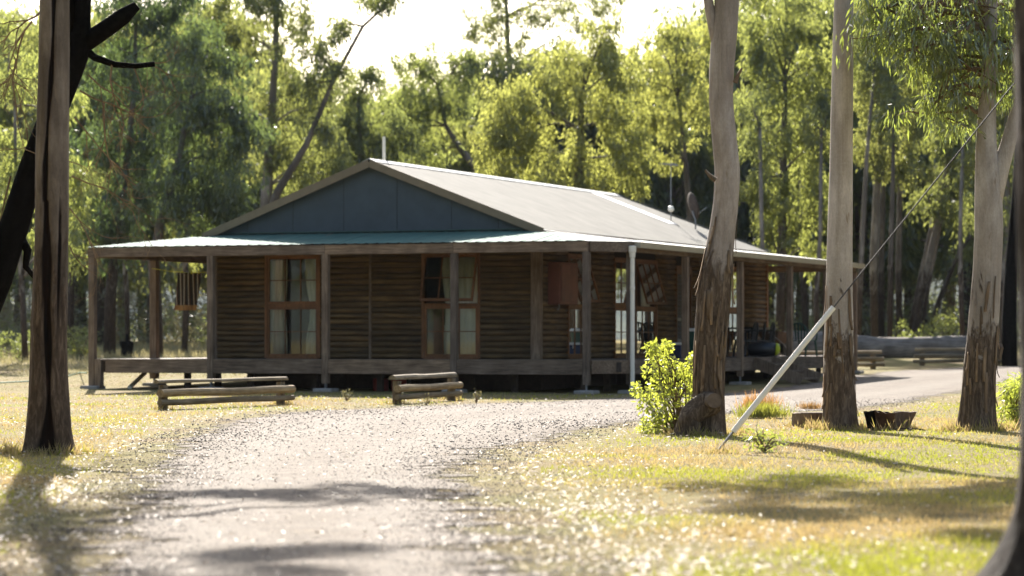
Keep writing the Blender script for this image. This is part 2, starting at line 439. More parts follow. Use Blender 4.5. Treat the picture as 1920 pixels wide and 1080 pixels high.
# the gravel drive: image outline points of its two edges, turned into ground points
drive_left = [(-600, 1500), (-90, 1200), (120, 1040), (190, 940), (270, 868), (330, 818), (420, 788), (580, 770), (860, 757.5), (1080, 750), (1250, 742), (1400, 733), (1500, 719), (1580, 706), (1660, 696), (1790, 689), (1960, 684), (2100, 681)]
drive_right = [(1500, 1500), (1130, 1200), (1010, 1030), (930, 930), (905, 880), (960, 845), (1090, 815), (1210, 792), (1330, 778), (1440, 774), (1530, 772), (1620, 768), (1690, 758), (1760, 745), (1850, 728), (1960, 712), (2100, 700), (2300, 690)]
def dense(poly, n):
    P = [gnd(*p) for p in poly]
    seg = [0]
    for a, b in zip(P, P[1:]): seg.append(seg[-1] + (b - a).length)
    t = np.linspace(0, seg[-1], n)
    return np.stack([np.interp(t, seg, [p[k] for p in P]) for k in range(2)], 1)
NL, NW = 420, 26
A = dense(drive_left, NL); B = dense(drive_right, NL)
nz = np.array([[mnoise.noise(Vector((i * .22, 3.1, 0))) + .6 * mnoise.noise(Vector((i * .9, 1.1, 0))), mnoise.noise(Vector((i * .22, 9.1, 0))) + .6 * mnoise.noise(Vector((i * .9, 7.1, 0)))] for i in range(NL)])
dv = unit(B - A)
A2 = A + dv * (nz[:, :1] * .35 - .35); B2 = B + dv * (nz[:, 1:] * .35 + .35)
w = .5 - .5 * np.cos(np.linspace(0, math.pi, NW))
G = A2[:, None, :] * (1 - w)[None, :, None] + B2[:, None, :] * w[None, :, None]
GZ = gz_np(G[..., 0], G[..., 1]) + .004 + .012 * np.sin(w * math.pi)[None, :]
V = np.concatenate([G, GZ[..., None]], -1).reshape(-1, 3)
I = (np.arange(NL - 1)[:, None] * NW + np.arange(NW - 1)[None, :]).ravel()
F = np.stack([I, I + 1, I + 1 + NW, I + NW], 1)
o = np_obj('driveway', V, F, M['gravel'], smooth=True); tag(o, kind='structure')
wid = np.linalg.norm(B2 - A2, axis=1)[:, None]
edge = np.minimum(w[None, :], 1 - w[None, :]) * wid
ra = o.data.attributes.new('rut', 'FLOAT', 'POINT')
rut = np.exp(-((w - .34) / .075) ** 2) + np.exp(-((w - .66) / .075) ** 2)
ra.data.foreach_set('value', np.ascontiguousarray(np.tile(rut, NL), dtype=np.float32))
ea = o.data.attributes.new('edge', 'FLOAT', 'POINT'); ea.data.foreach_set('value', np.ascontiguousarray(edge.ravel(), dtype=np.float32))
drive_poly = np.concatenate([A2, B2[::-1]])
def in_drive(P):
    x, y = P[:, 0], P[:, 1]; ins = np.zeros(len(P), bool)
    q = drive_poly[::4]; j = len(q) - 1
    for i in range(len(q)):
        c = ((q[i, 1] > y) != (q[j, 1] > y)) & (x < (q[j, 0] - q[i, 0]) * (y - q[i, 1]) / (q[j, 1] - q[i, 1] + 1e-12) + q[i, 0])
        ins ^= c; j = i
    return ins
def drive_dist(P):
    q = np.concatenate([A2[::3], B2[::3]]); d = np.full(len(P), 1e9)
    for k in range(0, len(P), 20000):
        d[k:k+20000] = np.sqrt(((P[k:k+20000, None, :] - q[None]) ** 2).sum(-1)).min(1)
    return d

# far range of hills
NA = 240
ha = np.linspace(-math.pi, math.pi, NA + 1); ht = np.linspace(0, 1, 14)
HA, HT = np.meshgrid(ha, ht)
ridge = 235 + 45 * np.sin(ha * 9 + 2.2) + 30 * np.sin(ha * 23 + .4) + 12 * np.sin(ha * 61)
ridge = ridge * (.45 + .55 * np.exp(-(ha / .9) ** 2))
HR = 2300 + HT * 1000 + 40 * np.sin(HA * 31 + HT * 5)
HV = np.stack([HR * np.sin(HA), HR * np.cos(HA), 1 + ridge[None, :] * np.sin(HT * math.pi / 2) ** 1.2 + 12 * np.sin(HA * 41 + HT * 9) * HT], -1).reshape(-1, 3)
I = (np.arange(13)[:, None] * (NA + 1) + np.arange(NA)[None, :]).ravel()
mh, nt, out = mat_new('wooded_hill')
hv = coords(nt, (1, 1, 1), False); hn = noise(nt, hv, .02, 6, .7)
principled(nt, out, ramp(nt, [(.35, (.04, .055, .03)), (.65, (.10, .105, .06))], hn).outputs[0], .95, hn, 1.0, 30.0, .05)
o = np_obj('hills', HV, np.stack([I, I + 1, I + NA + 2, I + NA + 1], 1), mh, smooth=True); tag(o, kind='structure')

# ------------------------------------------------------------------ the cabin, in its own (u, v, z) frame
TH = 0.374
HX0, HY0 = -9.292, 63.728
CT, ST = math.cos(TH), math.sin(TH)
cabin = empty('log_cabin', (HX0, HY0, 0), -TH)
tag(cabin, 'low log-sided cabin with a blue-grey gable and a verandah all round', 'cabin')
def uvw(u, v, z): return Vector((HX0 + u*CT + v*ST, HY0 - u*ST + v*CT, z))
def u_at(px, v):
    """u of the point that shows at column px on the plane v"""
    k = (px - 960) / FPX
    return (k * (HY0 + v*CT) - HX0 - v*ST) / (CT + k * ST)
def v_at(px, u):
    k = (px - 960) / FPX
    return (k * (HY0 - u*ST) - HX0 - u*CT) / (ST - k * CT)
ZD, ZB, ZT = .732, 2.98, 3.19          # deck, underside and top of the verandah beam
WU0, WU1, WV0, WV1 = 2.017, 9.86, 1.90, 19.1    # wall rectangle
UW, UC, VC = 11.64, 12.31, .83         # last front post, side line, start of the side line
VE = 19.75
ZE, ZR = 3.53, 5.11                    # foot of the gable, ridge
UR = (WU0 + WU1) / 2

# --- walls
wall_f = MB().box((WU0, WV0, ZD), (WU1, WV0 + .08, ZE)).mesh('wall', M['wall'])
# openings are cut by building the wall as panels between them
win_front = [(u_at(503, WV0), u_at(597.5, WV0)), (u_at(797, WV0), u_at(897, WV0))]
win_side = [(3.62, 4.92, True), (6.71, 8.16, False), (8.22, 9.68, True), (14.2, 15.5, False), (15.56, 16.86, False)]
door_side = (11.25, 12.35)
WZ0, WZ1, WZM = ZD + .05, 3.0, 1.92
def log_mesh(length, axis, h=.1245, bulge=.055, sgn=1):
    """one half-round log, lying along x (axis 0) or y (axis 1), its flat back at 0"""
    mb = MB(); n = 5; prof = []
    for k in range(n + 1):
        a = math.pi * k / n; prof.append((bulge * math.sin(a) + .004, h/2 - math.cos(a) * (h/2 - .0035)))
    prof = [(-.02, .003)] + prof + [(-.02, h - .003)]
    for e in (0, length):
        for d, z in prof:
            mb.v.append((e, -d, z) if axis == 0 else (d * sgn, e, z))
    m = len(prof)
    for k in range(m - 1): mb.f.append((k, k+1, m+k+1, m+k) if (axis == 0) else (k, m+k, m+k+1, k+1))
    mb.f.append(tuple(range(m))); mb.f.append(tuple(reversed(range(m, 2*m))))
    return mb.mesh('log', M['log_x'] if axis == 0 else M['log_y'], True)
NLOG = 20
def log_panel(wall, a, b, axis, base, z0=ZD + .01, n=NLOG, sgn=1):
    me = log_mesh(b - a, axis, sgn=sgn)
    for k in range(n):
        o = bpy.data.objects.new('log', me)
        jit = R.uniform(-.006, .006)
        o.location = (a, base + jit, z0 + k * .1255) if axis == 0 else (base + jit, a, z0 + k * .1255)
        o.rotation_euler = (0, R.uniform(-.0012, .0012), 0) if axis == 0 else (R.uniform(-.0008, .0008), 0, 0)
        link(o, wall)
front_wall = bpy.data.objects.new('front_wall', None)
def wall_with_gaps(name, axis, lo, hi, gaps, base, thick):
    mb = MB(); cur = lo
    for g0, g1 in gaps + [(hi, hi)]:
        if axis == 0: mb.box((cur, base, ZD), (g0, base + thick, ZE))
        else: mb.box((base - thick, cur, ZD), (base, g0, ZE))
        if g1 > g0:
            if axis == 0:
                mb.box((g0, base, WZ1), (g1, base + thick, ZE))
            else: mb.box((base - thick, g0, WZ1), (base, g1, ZE))
        cur = g1
    return mb.build(name, M['wall'], cabin)
wf = wall_with_gaps('wall', 0, WU0, WU1, list(win_front), WV0, .08)
joint = u_at(695.5, WV0)
cor_l = u_at(409, WV0); cor_r = u_at(997, WV0)
spans = [(cor_l, win_front[0][0] - .06), (win_front[0][1] + .06, joint - .03), (joint + .03, win_front[1][0] - .06), (win_front[1][1] + .06, cor_r)]
for a, b in spans: log_panel(wf, a, b, 0, WV0)
MB().box((joint - .028, WV0 - .05, ZD), (joint + .028, WV0, ZE - .2)).build('batten', M['post'], cabin)
MB().box((WU0 - .06, WV0 - .06, ZD), (cor_l, WV0 + .1, ZE - .15)).build('corner_board', M['post'], cabin)
MB().box((cor_r + .002, WV0 - .075, ZD), (WU1 + .05, WV0 + .1, ZE - .15)).build('corner_board', M['post'], cabin)
gaps = [(a, b) for a, b, _ in win_side[:3]] + [door_side] + [(a, b) for a, b, _ in win_side[3:]]
ws = wall_with_gaps('wall', 1, WV0 + .1, WV1, gaps, WU1, .08)
sp, cur = [], WV0 + .12
for g0, g1 in gaps:
    if g0 - .06 - cur > .15: sp.append((cur, g0 - .06))
    cur = g1 + .06
sp.append((cur + .15, WV1 - .08))
for a, b in sp: log_panel(ws, a, b, 1, WU1)
MB().box((WU1 - .1, WV1 - .08, ZD), (WU1 + .07, WV1 + .07, ZE - .1)).build('corner_board', M['cedar'], cabin)
# far walls and inner lining
wl_ = MB().box((WU0, WV0 + .08, ZD), (WU0 + .08, WV1, ZE)).build('wall', M['inner'], cabin)
wbk = MB().box((WU0 + .08, WV1 - .08, ZD), (4.2, WV1, ZE)).box((6.2, WV1 - .08, ZD), (WU1 - .1, WV1, ZE)).box((4.2, WV1 - .08, 2.7), (6.2, WV1, ZE)).build('wall', M['inner'], cabin)
MB().box((WU0 + .08, 5.6, ZD), (WU1 - .08, 5.66, ZE)).build('inner_wall', M['inner'], cabin)
MB().box((WU0, WV0, ZE + .002), (WU1, WV1, ZE + .03)).build('ceiling', M['inner'], cabin)

# --- windows: frame, glazing bars, panes
def window(kind, a, b, base, open_top, name='window'):
    """kind 0 lies in the front wall (u from a to b), kind 1 in the side wall (v from a to b)"""
    def P(s, d, z): return (s, base - d, z) if kind == 0 else (base + d, s, z)
    def bx(mb, s0, s1, d0, d1, z0, z1):
        p, q = P(s0, d0, z0), P(s1, d1, z1)
        mb.box(tuple(min(x, y) for x, y in zip(p, q)), tuple(max(x, y) for x, y in zip(p, q)))
    fr = MB(); fw = .055
    bx(fr, a - .06, a, -.06, .065, WZ0 - .03, WZ1 + .06); bx(fr, b, b + .06, -.06, .065, WZ0 - .03, WZ1 + .06)
    bx(fr, a, b, -.06, .07, WZ1, WZ1 + .06); bx(fr, a, b, -.06, .085, WZ0 - .05, WZ0); bx(fr, a, b, -.055, .05, WZM - .04, WZM + .03)
    win = fr.build(name, M['cedar'], cabin)
    cols, rows = 3, 2
    def sash(z0, z1, tilt):
        ca, sa = math.cos(tilt), math.sin(tilt)
        def T(s, d, z):                      # swing about the top edge
            dz = z - z1
            dd = d - .0
            return P(s, .02 + dd * ca - dz * sa, z1 + dz * ca + dd * sa)
        def tb(s0, s1, d0, d1, za, zb, name, mat):
            vs = [T(s, d, z) for z in (za, zb) for s, d in ((s0, d0), (s1, d0), (s1, d1), (s0, d1))]
            fs = [(0,3,2,1),(4,5,6,7),(0,1,5,4),(1,2,6,5),(2,3,7,6),(3,0,4,7)]
            if kind == 0: fs = [tuple(reversed(f)) for f in fs]
            return MB().add(vs, fs).build(name, mat, win)
        t = .05
        tb(a + .004, a + t, -.02, .025, z0, z1, 'sash_stile', M['cedar']); tb(b - t, b - .004, -.02, .025, z0, z1, 'sash_stile', M['cedar'])
        tb(a + t, b - t, -.02, .022, z0, z0 + t + .01, 'sash_rail', M['cedar']); tb(a + t, b - t, -.02, .022, z1 - t, z1, 'sash_rail', M['cedar'])
        us = [a + t + (b - a - 2*t) * k / cols for k in range(cols + 1)]
        zs = [z0 + t + .01 + (z1 - z0 - 2*t - .01) * k / rows for k in range(rows + 1)]
        for k in range(1, cols): tb(us[k] - .011, us[k] + .011, -.012, .018, zs[0], zs[-1], 'glazing_bar', M['cedar'])
        for k in range(1, rows): tb(us[0], us[-1], -.010, .016, zs[k] - .011, zs[k] + .011, 'glazing_bar', M['cedar'])
        for i in range(cols):
            for j in range(rows):
                tb(us[i] + .011 * (i > 0), us[i+1] - .011 * (i < cols-1), -.002, .002, zs[j] + .011 * (j > 0), zs[j+1] - .011 * (j < rows-1), 'pane', M['glass'])
    sash(WZ0, WZM - .04, 0)
    sash(WZM + .03, WZ1, math.radians(16.5) if open_top else 0)
    return win
window(0, win_front[0][0], win_front[0][1], WV0, False)
window(0, win_front[1][0], win_front[1][1], WV0, True)
for a, b, op in win_side: window(1, a, b, WU1, op)

def curtain(a, b, kind, base, label, z0=WZ0 + .04, z1=WZ1 - .02, gather=1.0):
    """hanging cloth with folds, inside the wall"""
    n = 26; mb = MB(); rows = 7
    for j in range(rows):
        t = j / (rows - 1); z = z0 + (z1 - z0) * t
        pinch = 1 - gather * .35 * math.exp(-((t - .45) / .22) ** 2)
        for i in range(n):
            s = i / (n - 1); off = .03 * math.sin(s * 21 + 1.1 * math.sin(t * 2)) + .012 * math.sin(s * 47)
            x = a + (b - a) * s * pinch
            p = (x, base + .125 + off, z) if kind == 0 else (base - .125 + off, x, z)
            mb.v.append(tuple(uvw(*p)))
    for j in range(rows - 1):
        for i in range(n - 1): mb.f.append((j*n+i, j*n+i+1, (j+1)*n+i+1, (j+1)*n+i))
    o = mb.build('curtain', M['curtain'], None, smooth=True)
    sol = o.modifiers.new('thickness', 'SOLIDIFY'); sol.thickness = .004
    return tag(o, label, 'curtain', 'curtains in the cabin windows')
a, b = win_front[0]; w_ = b - a
curtain(a - .02, a + w_*.33, 0, WV0, 'cream curtain on the left of the closed front window', gather=.3)
curtain(b + .02, b - w_*.32, 0, WV0, 'cream curtain on the right of the closed front window', gather=.9)
a, b = win_front[1]; w_ = b - a
curtain(a + w_*.70, a + w_*.28, 0, WV0, 'cream curtain in the middle of the propped-open front window', gather=.5)
curtain(b + .04, b - w_*.36, 0, WV0, 'cream curtain at the right of the propped-open front window', gather=.25)
a, b = win_side[0][:2]; curtain(a, b - .1, 1, WU1, 'grey-cream curtain in the side window beside the red-brown box', gather=.05)
a, b = win_side[1][:2]; curtain(a, a + .45, 1, WU1, 'cream curtain at the left of the paired side windows', gather=.4)
a, b = win_side[2][:2]; curtain(b - .1, b - .7, 1, WU1, 'cream curtain in the right one of the paired side windows', gather=.3)

# a white-clothed table just inside the second front window
tw = win_front[1]; tt = empty('table', uvw((tw[0] + tw[1]) / 2 + .15, WV0 + 1.0, ZD), -TH)
tag(tt, 'white-topped table inside the propped-open front window', 'table')
MB().box((-.62, -.32, .70), (.62, .32, .735)).build('table_top', M['cloth'], tt, bevel=.01)
for sx in (-1, 1):
    for sy in (-1, 1): MB().bar((sx*.56, sy*.27, 0), (sx*.56, sy*.27, .70), .05, .05).build('leg', M['cloth'], tt)

# --- side door with a diamond-mesh screen
a, b = door_side
dr = MB().box((WU1 - .06, a - .07, ZD), (WU1 + .07, a, 2.98)).box((WU1 - .06, b, ZD), (WU1 + .07, b + .07, 2.98)).box((WU1 - .06, a, 2.78), (WU1 + .068, b, 2.98)).build('door', M['cedar'], cabin)
MB().box((WU1 - .02, a, ZD + .01), (WU1 + .02, a + .09, 2.775)).box((WU1 - .02, b - .09, ZD + .01), (WU1 + .02, b, 2.775)).box((WU1 - .02, a + .09, 1.62), (WU1 + .02, b - .09, 1.70)).box((WU1 - .02, a + .09, ZD + .01), (WU1 + .02, b - .09, ZD + .45)).build('screen_frame', M['steel'], dr)
mb = MB(); nn = 10
for k in range(-20, 22):
    for s in (1, -1):
        y0, z0 = a + .09 + k * .11, ZD + .45
        y1, z1 = y0 + s * (2.77 - z0) * .55, 2.77
        lo, hi = a + .09, b - .09
        t0, t1 = 0, 1
        for bound, sg in ((lo, 1), (hi, -1)):
            f0, f1 = (y0 - bound) * sg, (y1 - bound) * sg
            if f0 < 0 and f1 < 0: t0, t1 = 1, 0; break
            if f0 < 0: t0 = max(t0, f0 / (f0 - f1))
            elif f1 < 0: t1 = min(t1, f0 / (f0 - f1))
        if t1 > t0 + .02:
            pa = (WU1 + .0, y0 + (y1 - y0)*t0, z0 + (z1 - z0)*t0); pb = (WU1 + .0, y0 + (y1 - y0)*t1, z0 + (z1 - z0)*t1)
            mb.bar(pa, pb, .012, .012, (1, 0, 0))
mb.build('diamond_mesh', M['steel'], dr)

# --- box on the side wall
bxo = MB().box((WU1 + .055, 2.28, 1.92), (WU1 + .34, 3.44, 2.84)).build('wall_box', M['box'], cabin, bevel=.015)
bxo['label'] = 'red-brown wall box'
MB().box((WU1 + .345, 2.34, 1.98), (WU1 + .36, 3.38, 2.78)).build('box_lid', M['box'], bxo, bevel=.008)
MB().tube([(WU1 + .2, 2.6, 1.93), (WU1 + .2, 2.6, 1.84), (WU1 + .2, 2.54, 1.80), (WU1 + .2, 2.5, 1.82)], .014, 6).build('hook', M['steel'], bxo)

# --- verandah posts, beams, deck
def post(u, v, zb, foot=True, w=.145, top=ZB):
    p = MB().box((u - w/2, v - w/2, zb), (u + w/2, v + w/2, top)).build('post', M['post'], cabin, bevel=.008)
    g = gzz(*uvw(u, v, 0)[:2])
    st = MB().box((u - .012, v - .04, g + .04), (u + .012, v + .04, zb)).build('stirrup', M['steel'], p)
    MB().box((u - .22, v - .2, g - .1), (u + .22, v + .2, g + .07)).build('footing', M['concrete'], p, bevel=.02)
    return p
fposts = [0.0, u_at(396, 0), u_at(611, 0), u_at(852, 0), UW]
for k, u in enumerate(fposts): post(u, 0, [.1, .25, .22, .22, .22][k])
post(UC, VC, .22)
sposts = [4.54, 8.69, 12.9, 16.3, 19.2]
for v in sposts: post(UC, v, .30, w=.14)
post(0.0, 2.24 + .6, .26, w=.17)
for v in (8.0, 13.5, VE - .6): post(0.0, v, .3)
post(UW, VE, .4); post(5.0, VE, .4)
MB().box((.10, -.10, .09), (.25, .06, ZD + .0)).build('short_post', M['post'], cabin, bevel=.006)
# front beam in four lengths, a short angled length, then the two sides
HB = (ZB + ZT) / 2
joints = [-.09, fposts[2], fposts[3] + .0, UW + .05]
for a, b in zip(joints, joints[1:]):
    MB().box((a + .003, -.075, ZB), (b - .003, .045, ZT + R.uniform(-.008, .008))).build('verandah_beam', M['beam_x'], cabin, bevel=.008)
MB().bar((UW + .06, -.01, HB), (UC + .05, VC - .02, HB), .12, ZT - ZB).build('verandah_beam', M['beam_x'], cabin, bevel=.008)
for a, b in zip([VC] + sposts[:-1], sposts):
    MB().box((UC - .06, a + .01, ZB + .01), (UC + .055, b - .003 + .01, ZT - .03)).build('verandah_beam', M['beam_y'], cabin, bevel=.006)
for a, b in ((.06, 2.84), (2.84, 8.0), (8.0, 13.5), (13.5, VE - .6)):
    MB().box((-.06, a, ZB), (.06, b - .004, ZT - .02)).build('verandah_beam', M['beam_y'], cabin)
MB().box((0, VE - .06, ZB + .02), (UW, VE + .06, ZT - .02)).build('verandah_beam', M['beam_x'], cabin)
MB().bar((UC, 19.25, HB), (UW, VE, HB), .11, .18).build('verandah_beam', M['beam_x'], cabin)
# rafters of the verandah roof
for v in np.arange(1.0, 19.5, 1.5):
    MB().bar((UC - .1, v + .6, ZT - .03), (WU1 + .09, v + .6, ZE - .08), .05, .10).build('rafter', M['beam_x'], cabin)
    MB().bar((.08, v + .6, ZT - .03), (WU0 - .02, v + .6, ZE - .08), .05, .10).build('rafter', M['beam_x'], cabin)
for u in np.arange(2.6, 9.9, 1.2):
    MB().bar((u, .06, ZT - .03), (u, WV0 - .09, ZE - .08), .05, .10).build('rafter', M['beam_y'], cabin)
# deck: boards' edge sheet and the heavy bearers round it
dk = MB()
dk.add([(-.05, -.05, ZD - .045), (UW, -.05, ZD - .045), (UC + .02, VC, ZD - .045), (UC + .02, 19.2, ZD - .045), (UW, VE, ZD - .045), (-.05, VE, ZD - .045),
        (-.05, -.05, ZD), (UW, -.05, ZD), (UC + .02, VC, ZD), (UC + .02, 19.2, ZD), (UW, VE, ZD), (-.05, VE, ZD)],
       [(5,4,3,2,1,0), (6,7,8,9,10,11), (0,1,7,6), (1,2,8,7), (2,3,9,8), (3,4,10,9), (4,5,11,10), (5,0,6,11)])
deck = dk.build('deck', M['beam_y'], cabin)
ZB0, ZB1 = ZD - .30, ZD - .05
fj = [.27] + [p for p in fposts[1:]]
for a, b in zip(fj, fj[1:]):
    MB().box((a + .075, -.06, ZB0 + R.uniform(-.01, .01)), (b - .075, .04, ZB1 + .05 + R.uniform(0, .012))).build('deck_bearer', M['beam_x'], cabin, bevel=.008)
MB().bar((UW + .08, .02, (ZB0 + ZB1)/2 + .03), (UC + .0, VC - .08, (ZB0 + ZB1)/2 + .03), .10, .28).build('deck_bearer', M['beam_x'], cabin, bevel=.006)
sj = [VC] + sposts
for a, b in zip(sj, sj[1:]):
    MB().box((UC - .05, a + .075, ZB0), (UC + .05, b - .075, ZB1 + .054)).build('deck_bearer', M['beam_y'], cabin, bevel=.006)
MB().box((-.05, .1, ZB0), (.05, VE, ZB1)).build('deck_bearer', M['beam_y'], cabin)
# stumps and floor joists under the cabin
for u in np.arange(2.1, 11.9, 1.55):
    for v in (.5, 1.95, 4.4, 7.2, 10.4, 14, 18.9):
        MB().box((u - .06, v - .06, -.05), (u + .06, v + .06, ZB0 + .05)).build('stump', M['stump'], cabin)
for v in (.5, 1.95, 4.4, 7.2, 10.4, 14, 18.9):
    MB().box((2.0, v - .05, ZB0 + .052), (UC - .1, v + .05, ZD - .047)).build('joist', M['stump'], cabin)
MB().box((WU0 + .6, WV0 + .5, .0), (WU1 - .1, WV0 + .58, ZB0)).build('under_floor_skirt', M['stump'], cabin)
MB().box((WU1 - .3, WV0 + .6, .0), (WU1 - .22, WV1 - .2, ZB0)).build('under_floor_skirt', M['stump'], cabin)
# stairs on the side
vs0, vs1 = v_at(1412, UC + .06), v_at(1447, UC + .06)
st_p = MB().bar((UC + .06, vs0, ZD - .10), (UC + 1.25, vs0, .20), .06, .27, (0, 0, 1)).build('stairs', M['post'], cabin)
MB().bar((UC + .06, vs1, ZD - .10), (UC + 1.25, vs1, .22), .06, .27, (0, 0, 1)).build('stringer', M['post'], st_p)
for k in range(3):
    u = UC + .22 + k * .36; z = ZD - .14 - k * .17
    MB().box((u, vs0 + .03, z - .045), (u + .29, vs1 - .03, z)).build('tread', M['beam_y'], st_p)

# --- roofs of ribbed steel, sheet by sheet
def ribbed(parent, mat, O, Sv, Tv, s0, s1, lo, hi, sheet=.76, special=None, name='roof_sheet', rib=.006, pitch=.254):
    """sheets along Sv from s0 to s1; each runs up Tv from lo(s) to hi(s)"""
    O = Vector(O); Sv = Vector(Sv).normalized(); Tv = Vector(Tv).normalized(); Nv = Sv.cross(Tv).normalized()
    if Nv.z < 0: Nv = -Nv
    s = s0; idx = 0
    while s < s1 - .01:
        e = min(s + sheet, s1); cols = []; x = s
        while x < e - 1e-4:
            for dx, h in ((0, 0), (.62, 0), (.72, 1), (.84, 1), (.94, 0)):
                c = x + dx * pitch
                if c < e: cols.append((c, h * rib))
            x += pitch
        cols.append((e, 0))
        mb = MB(); lift = .0025 * (idx % 2)
        for c, h in cols:
            l, t = lo(c), hi(c); t = max(t, l + .001)
            mb.v.append(tuple(O + Sv * c + Tv * l + Nv * (h + lift))); mb.v.append(tuple(O + Sv * c + Tv * t + Nv * (h + lift)))
        for k in range(len(cols) - 1): mb.f.append((2*k, 2*k+2, 2*k+3, 2*k+1))
        m_ = special[1] if special and special[0](idx) else mat
        o = mb.build(name, m_, parent)
        s = e; idx += 1
OV = .18
SL = math.hypot(WU1 + .12 - UR, ZR - ZE)
sl_ = (ZR - ZE) / (WU1 + .12 - UR)
rc = MB()
for y_ in (WV0 - OV - .02, 18.1): rc.v += [(UR - .17, y_, ZR + .022 - .17 * sl_), (UR, y_, ZR + .034), (UR + .17, y_, ZR + .022 - .17 * sl_), (UR + .17, y_, ZR + .008 - .17 * sl_), (UR, y_, ZR + .014), (UR - .17, y_, ZR + .008 - .17 * sl_)]
rc.f += [(i, (i + 1) % 6, (i + 1) % 6 + 6, i + 6) for i in range(6)] + [(5, 4, 3, 2, 1, 0), (6, 7, 8, 9, 10, 11)]
roof = rc.build('roof', M['svroof'], cabin)
rv = 18.06; vend = WV1 + .12
def hip_hi(c):
    v = c
    return SL if v <= rv else SL * max(0, (vend - v) / (vend - rv))
ribbed(roof, M['roof'], (WU1 + .12, 0, ZE), (0, 1, 0), (UR - WU1 - .12, 0, ZR - ZE), WV0 - OV, vend, lambda c: 0, hip_hi,
       special=None)
ribbed(roof, M['roof'], (WU0 - .12, 0, ZE), (0, 1, 0), (UR - WU0 + .12, 0, ZR - ZE), WV0 - OV, vend, lambda c: 0, hip_hi)
lu = WU1 + .12 - UR
def slope_pt(v, t, h): return (WU1 + .12 - lu * t - h * .3, v, ZE + (ZR - ZE) * t + h)
MB().add([slope_pt(15.55, .42, .012), slope_pt(16.3, .42, .012), slope_pt(16.3, .955, .012), slope_pt(15.55, .955, .012)], [(0, 1, 2, 3)]).build('roof_light', M['skylight'], roof)
MB().add([(WU0 - .12, vend, ZE), (WU1 + .12, vend, ZE), (UR, rv, ZR)], [(0, 1, 2)]).build('roof_sheet', M['roof'], roof)
MB().bar((UR, rv, ZR + .03), (WU1 + .12, vend, ZE + .03), .22, .02).build('hip_cap', M['roof'], roof)
MB().bar((UR, rv, ZR + .03), (WU0 - .12, vend, ZE + .03), .22, .02).build('hip_cap', M['roof'], roof)
# verandah roofs
EO = .10; ZV = ZT + .015; ZV1 = ZE - .02
ULo, URo, VFo = -EO, UC + EO, -EO
vr = MB().bar((WU0 - .1, WV0 - .03, ZV1 + .035), (WU1 + .1, WV0 - .03, ZV1 + .035), .10, .012).build('verandah_roof', M['vroof'], cabin)
SLF = math.hypot(WV0 - VFo, ZV1 - ZV)
uA = UW + .05                                                  # right end of the straight front eave
def hi_front(c):
    if c < WU0: return SLF * max(0, (c - ULo) / (WU0 - ULo))
    if c > WU1: return SLF * max(0, (uA - c) / (uA - WU1))
    return SLF
ribbed(vr, M['vroof'], (0, VFo, ZV), (1, 0, 0), (0, WV0 - VFo, ZV1 - ZV), ULo, uA, lambda c: 0, hi_front, rib=.010)
# angled corner sheet
cA, cB, cC = Vector((uA, VFo, ZV)), Vector((URo, VC - .06, ZV)), Vector((WU1, WV0, ZV1))
sv = (cB - cA); ln = sv.length; sv.normalize(); foot = (cC - cA).dot(sv); tv = (cC - cA) - sv * foot; hl = tv.length
# the apex may stand beyond the eave piece, so this corner is one plain folded sheet
MB().add([cA, cB, cC, cA - Vector((0,0,.012)), cB - Vector((0,0,.012)), cC - Vector((0,0,.012))], [(0,1,2), (5,4,3), (0,3,4,1), (1,4,5,2), (2,5,3,0)]).build('roof_sheet', M['svroof'], vr)
MB().bar(cB + Vector((0,0,.02)), cC + Vector((0,0,.02)), .12, .012).build('hip_cap', M['gable'], vr)
SLS = math.hypot(URo - WU1, ZV1 - ZV)
VB = VE + EO
def hi_side(c):
    if c < WV0: return SLS * max(0, (c - (VC - .06)) / (WV0 - VC + .06))
    if c > WV1: return SLS * max(0, (VB - c) / (VB - WV1))
    return SLS
ribbed(vr, M['svroof'], (URo, 0, ZV), (0, 1, 0), (WU1 - URo, 0, ZV1 - ZV), VC - .06, VB, lambda c: 0, hi_side, rib=.0015)
def hi_left(c):
    if c < WV0: return SLL * max(0, (c - VFo) / (WV0 - VFo))
    if c > WV1: return SLL * max(0, (VB - c) / (VB - WV1))
    return SLL
SLL = math.hypot(WU0 - ULo, ZV1 - ZV)
ribbed(vr, M['vroof'], (ULo, 0, ZV), (0, 1, 0), (WU0 - ULo, 0, ZV1 - ZV), VFo, VB, lambda c: 0, hi_left)
MB().add([(ULo, VB, ZV), (URo, VB, ZV), (WU1, WV1, ZV1), (WU0, WV1, ZV1)], [(0, 1, 2, 3)]).build('roof_sheet', M['vroof'], vr)
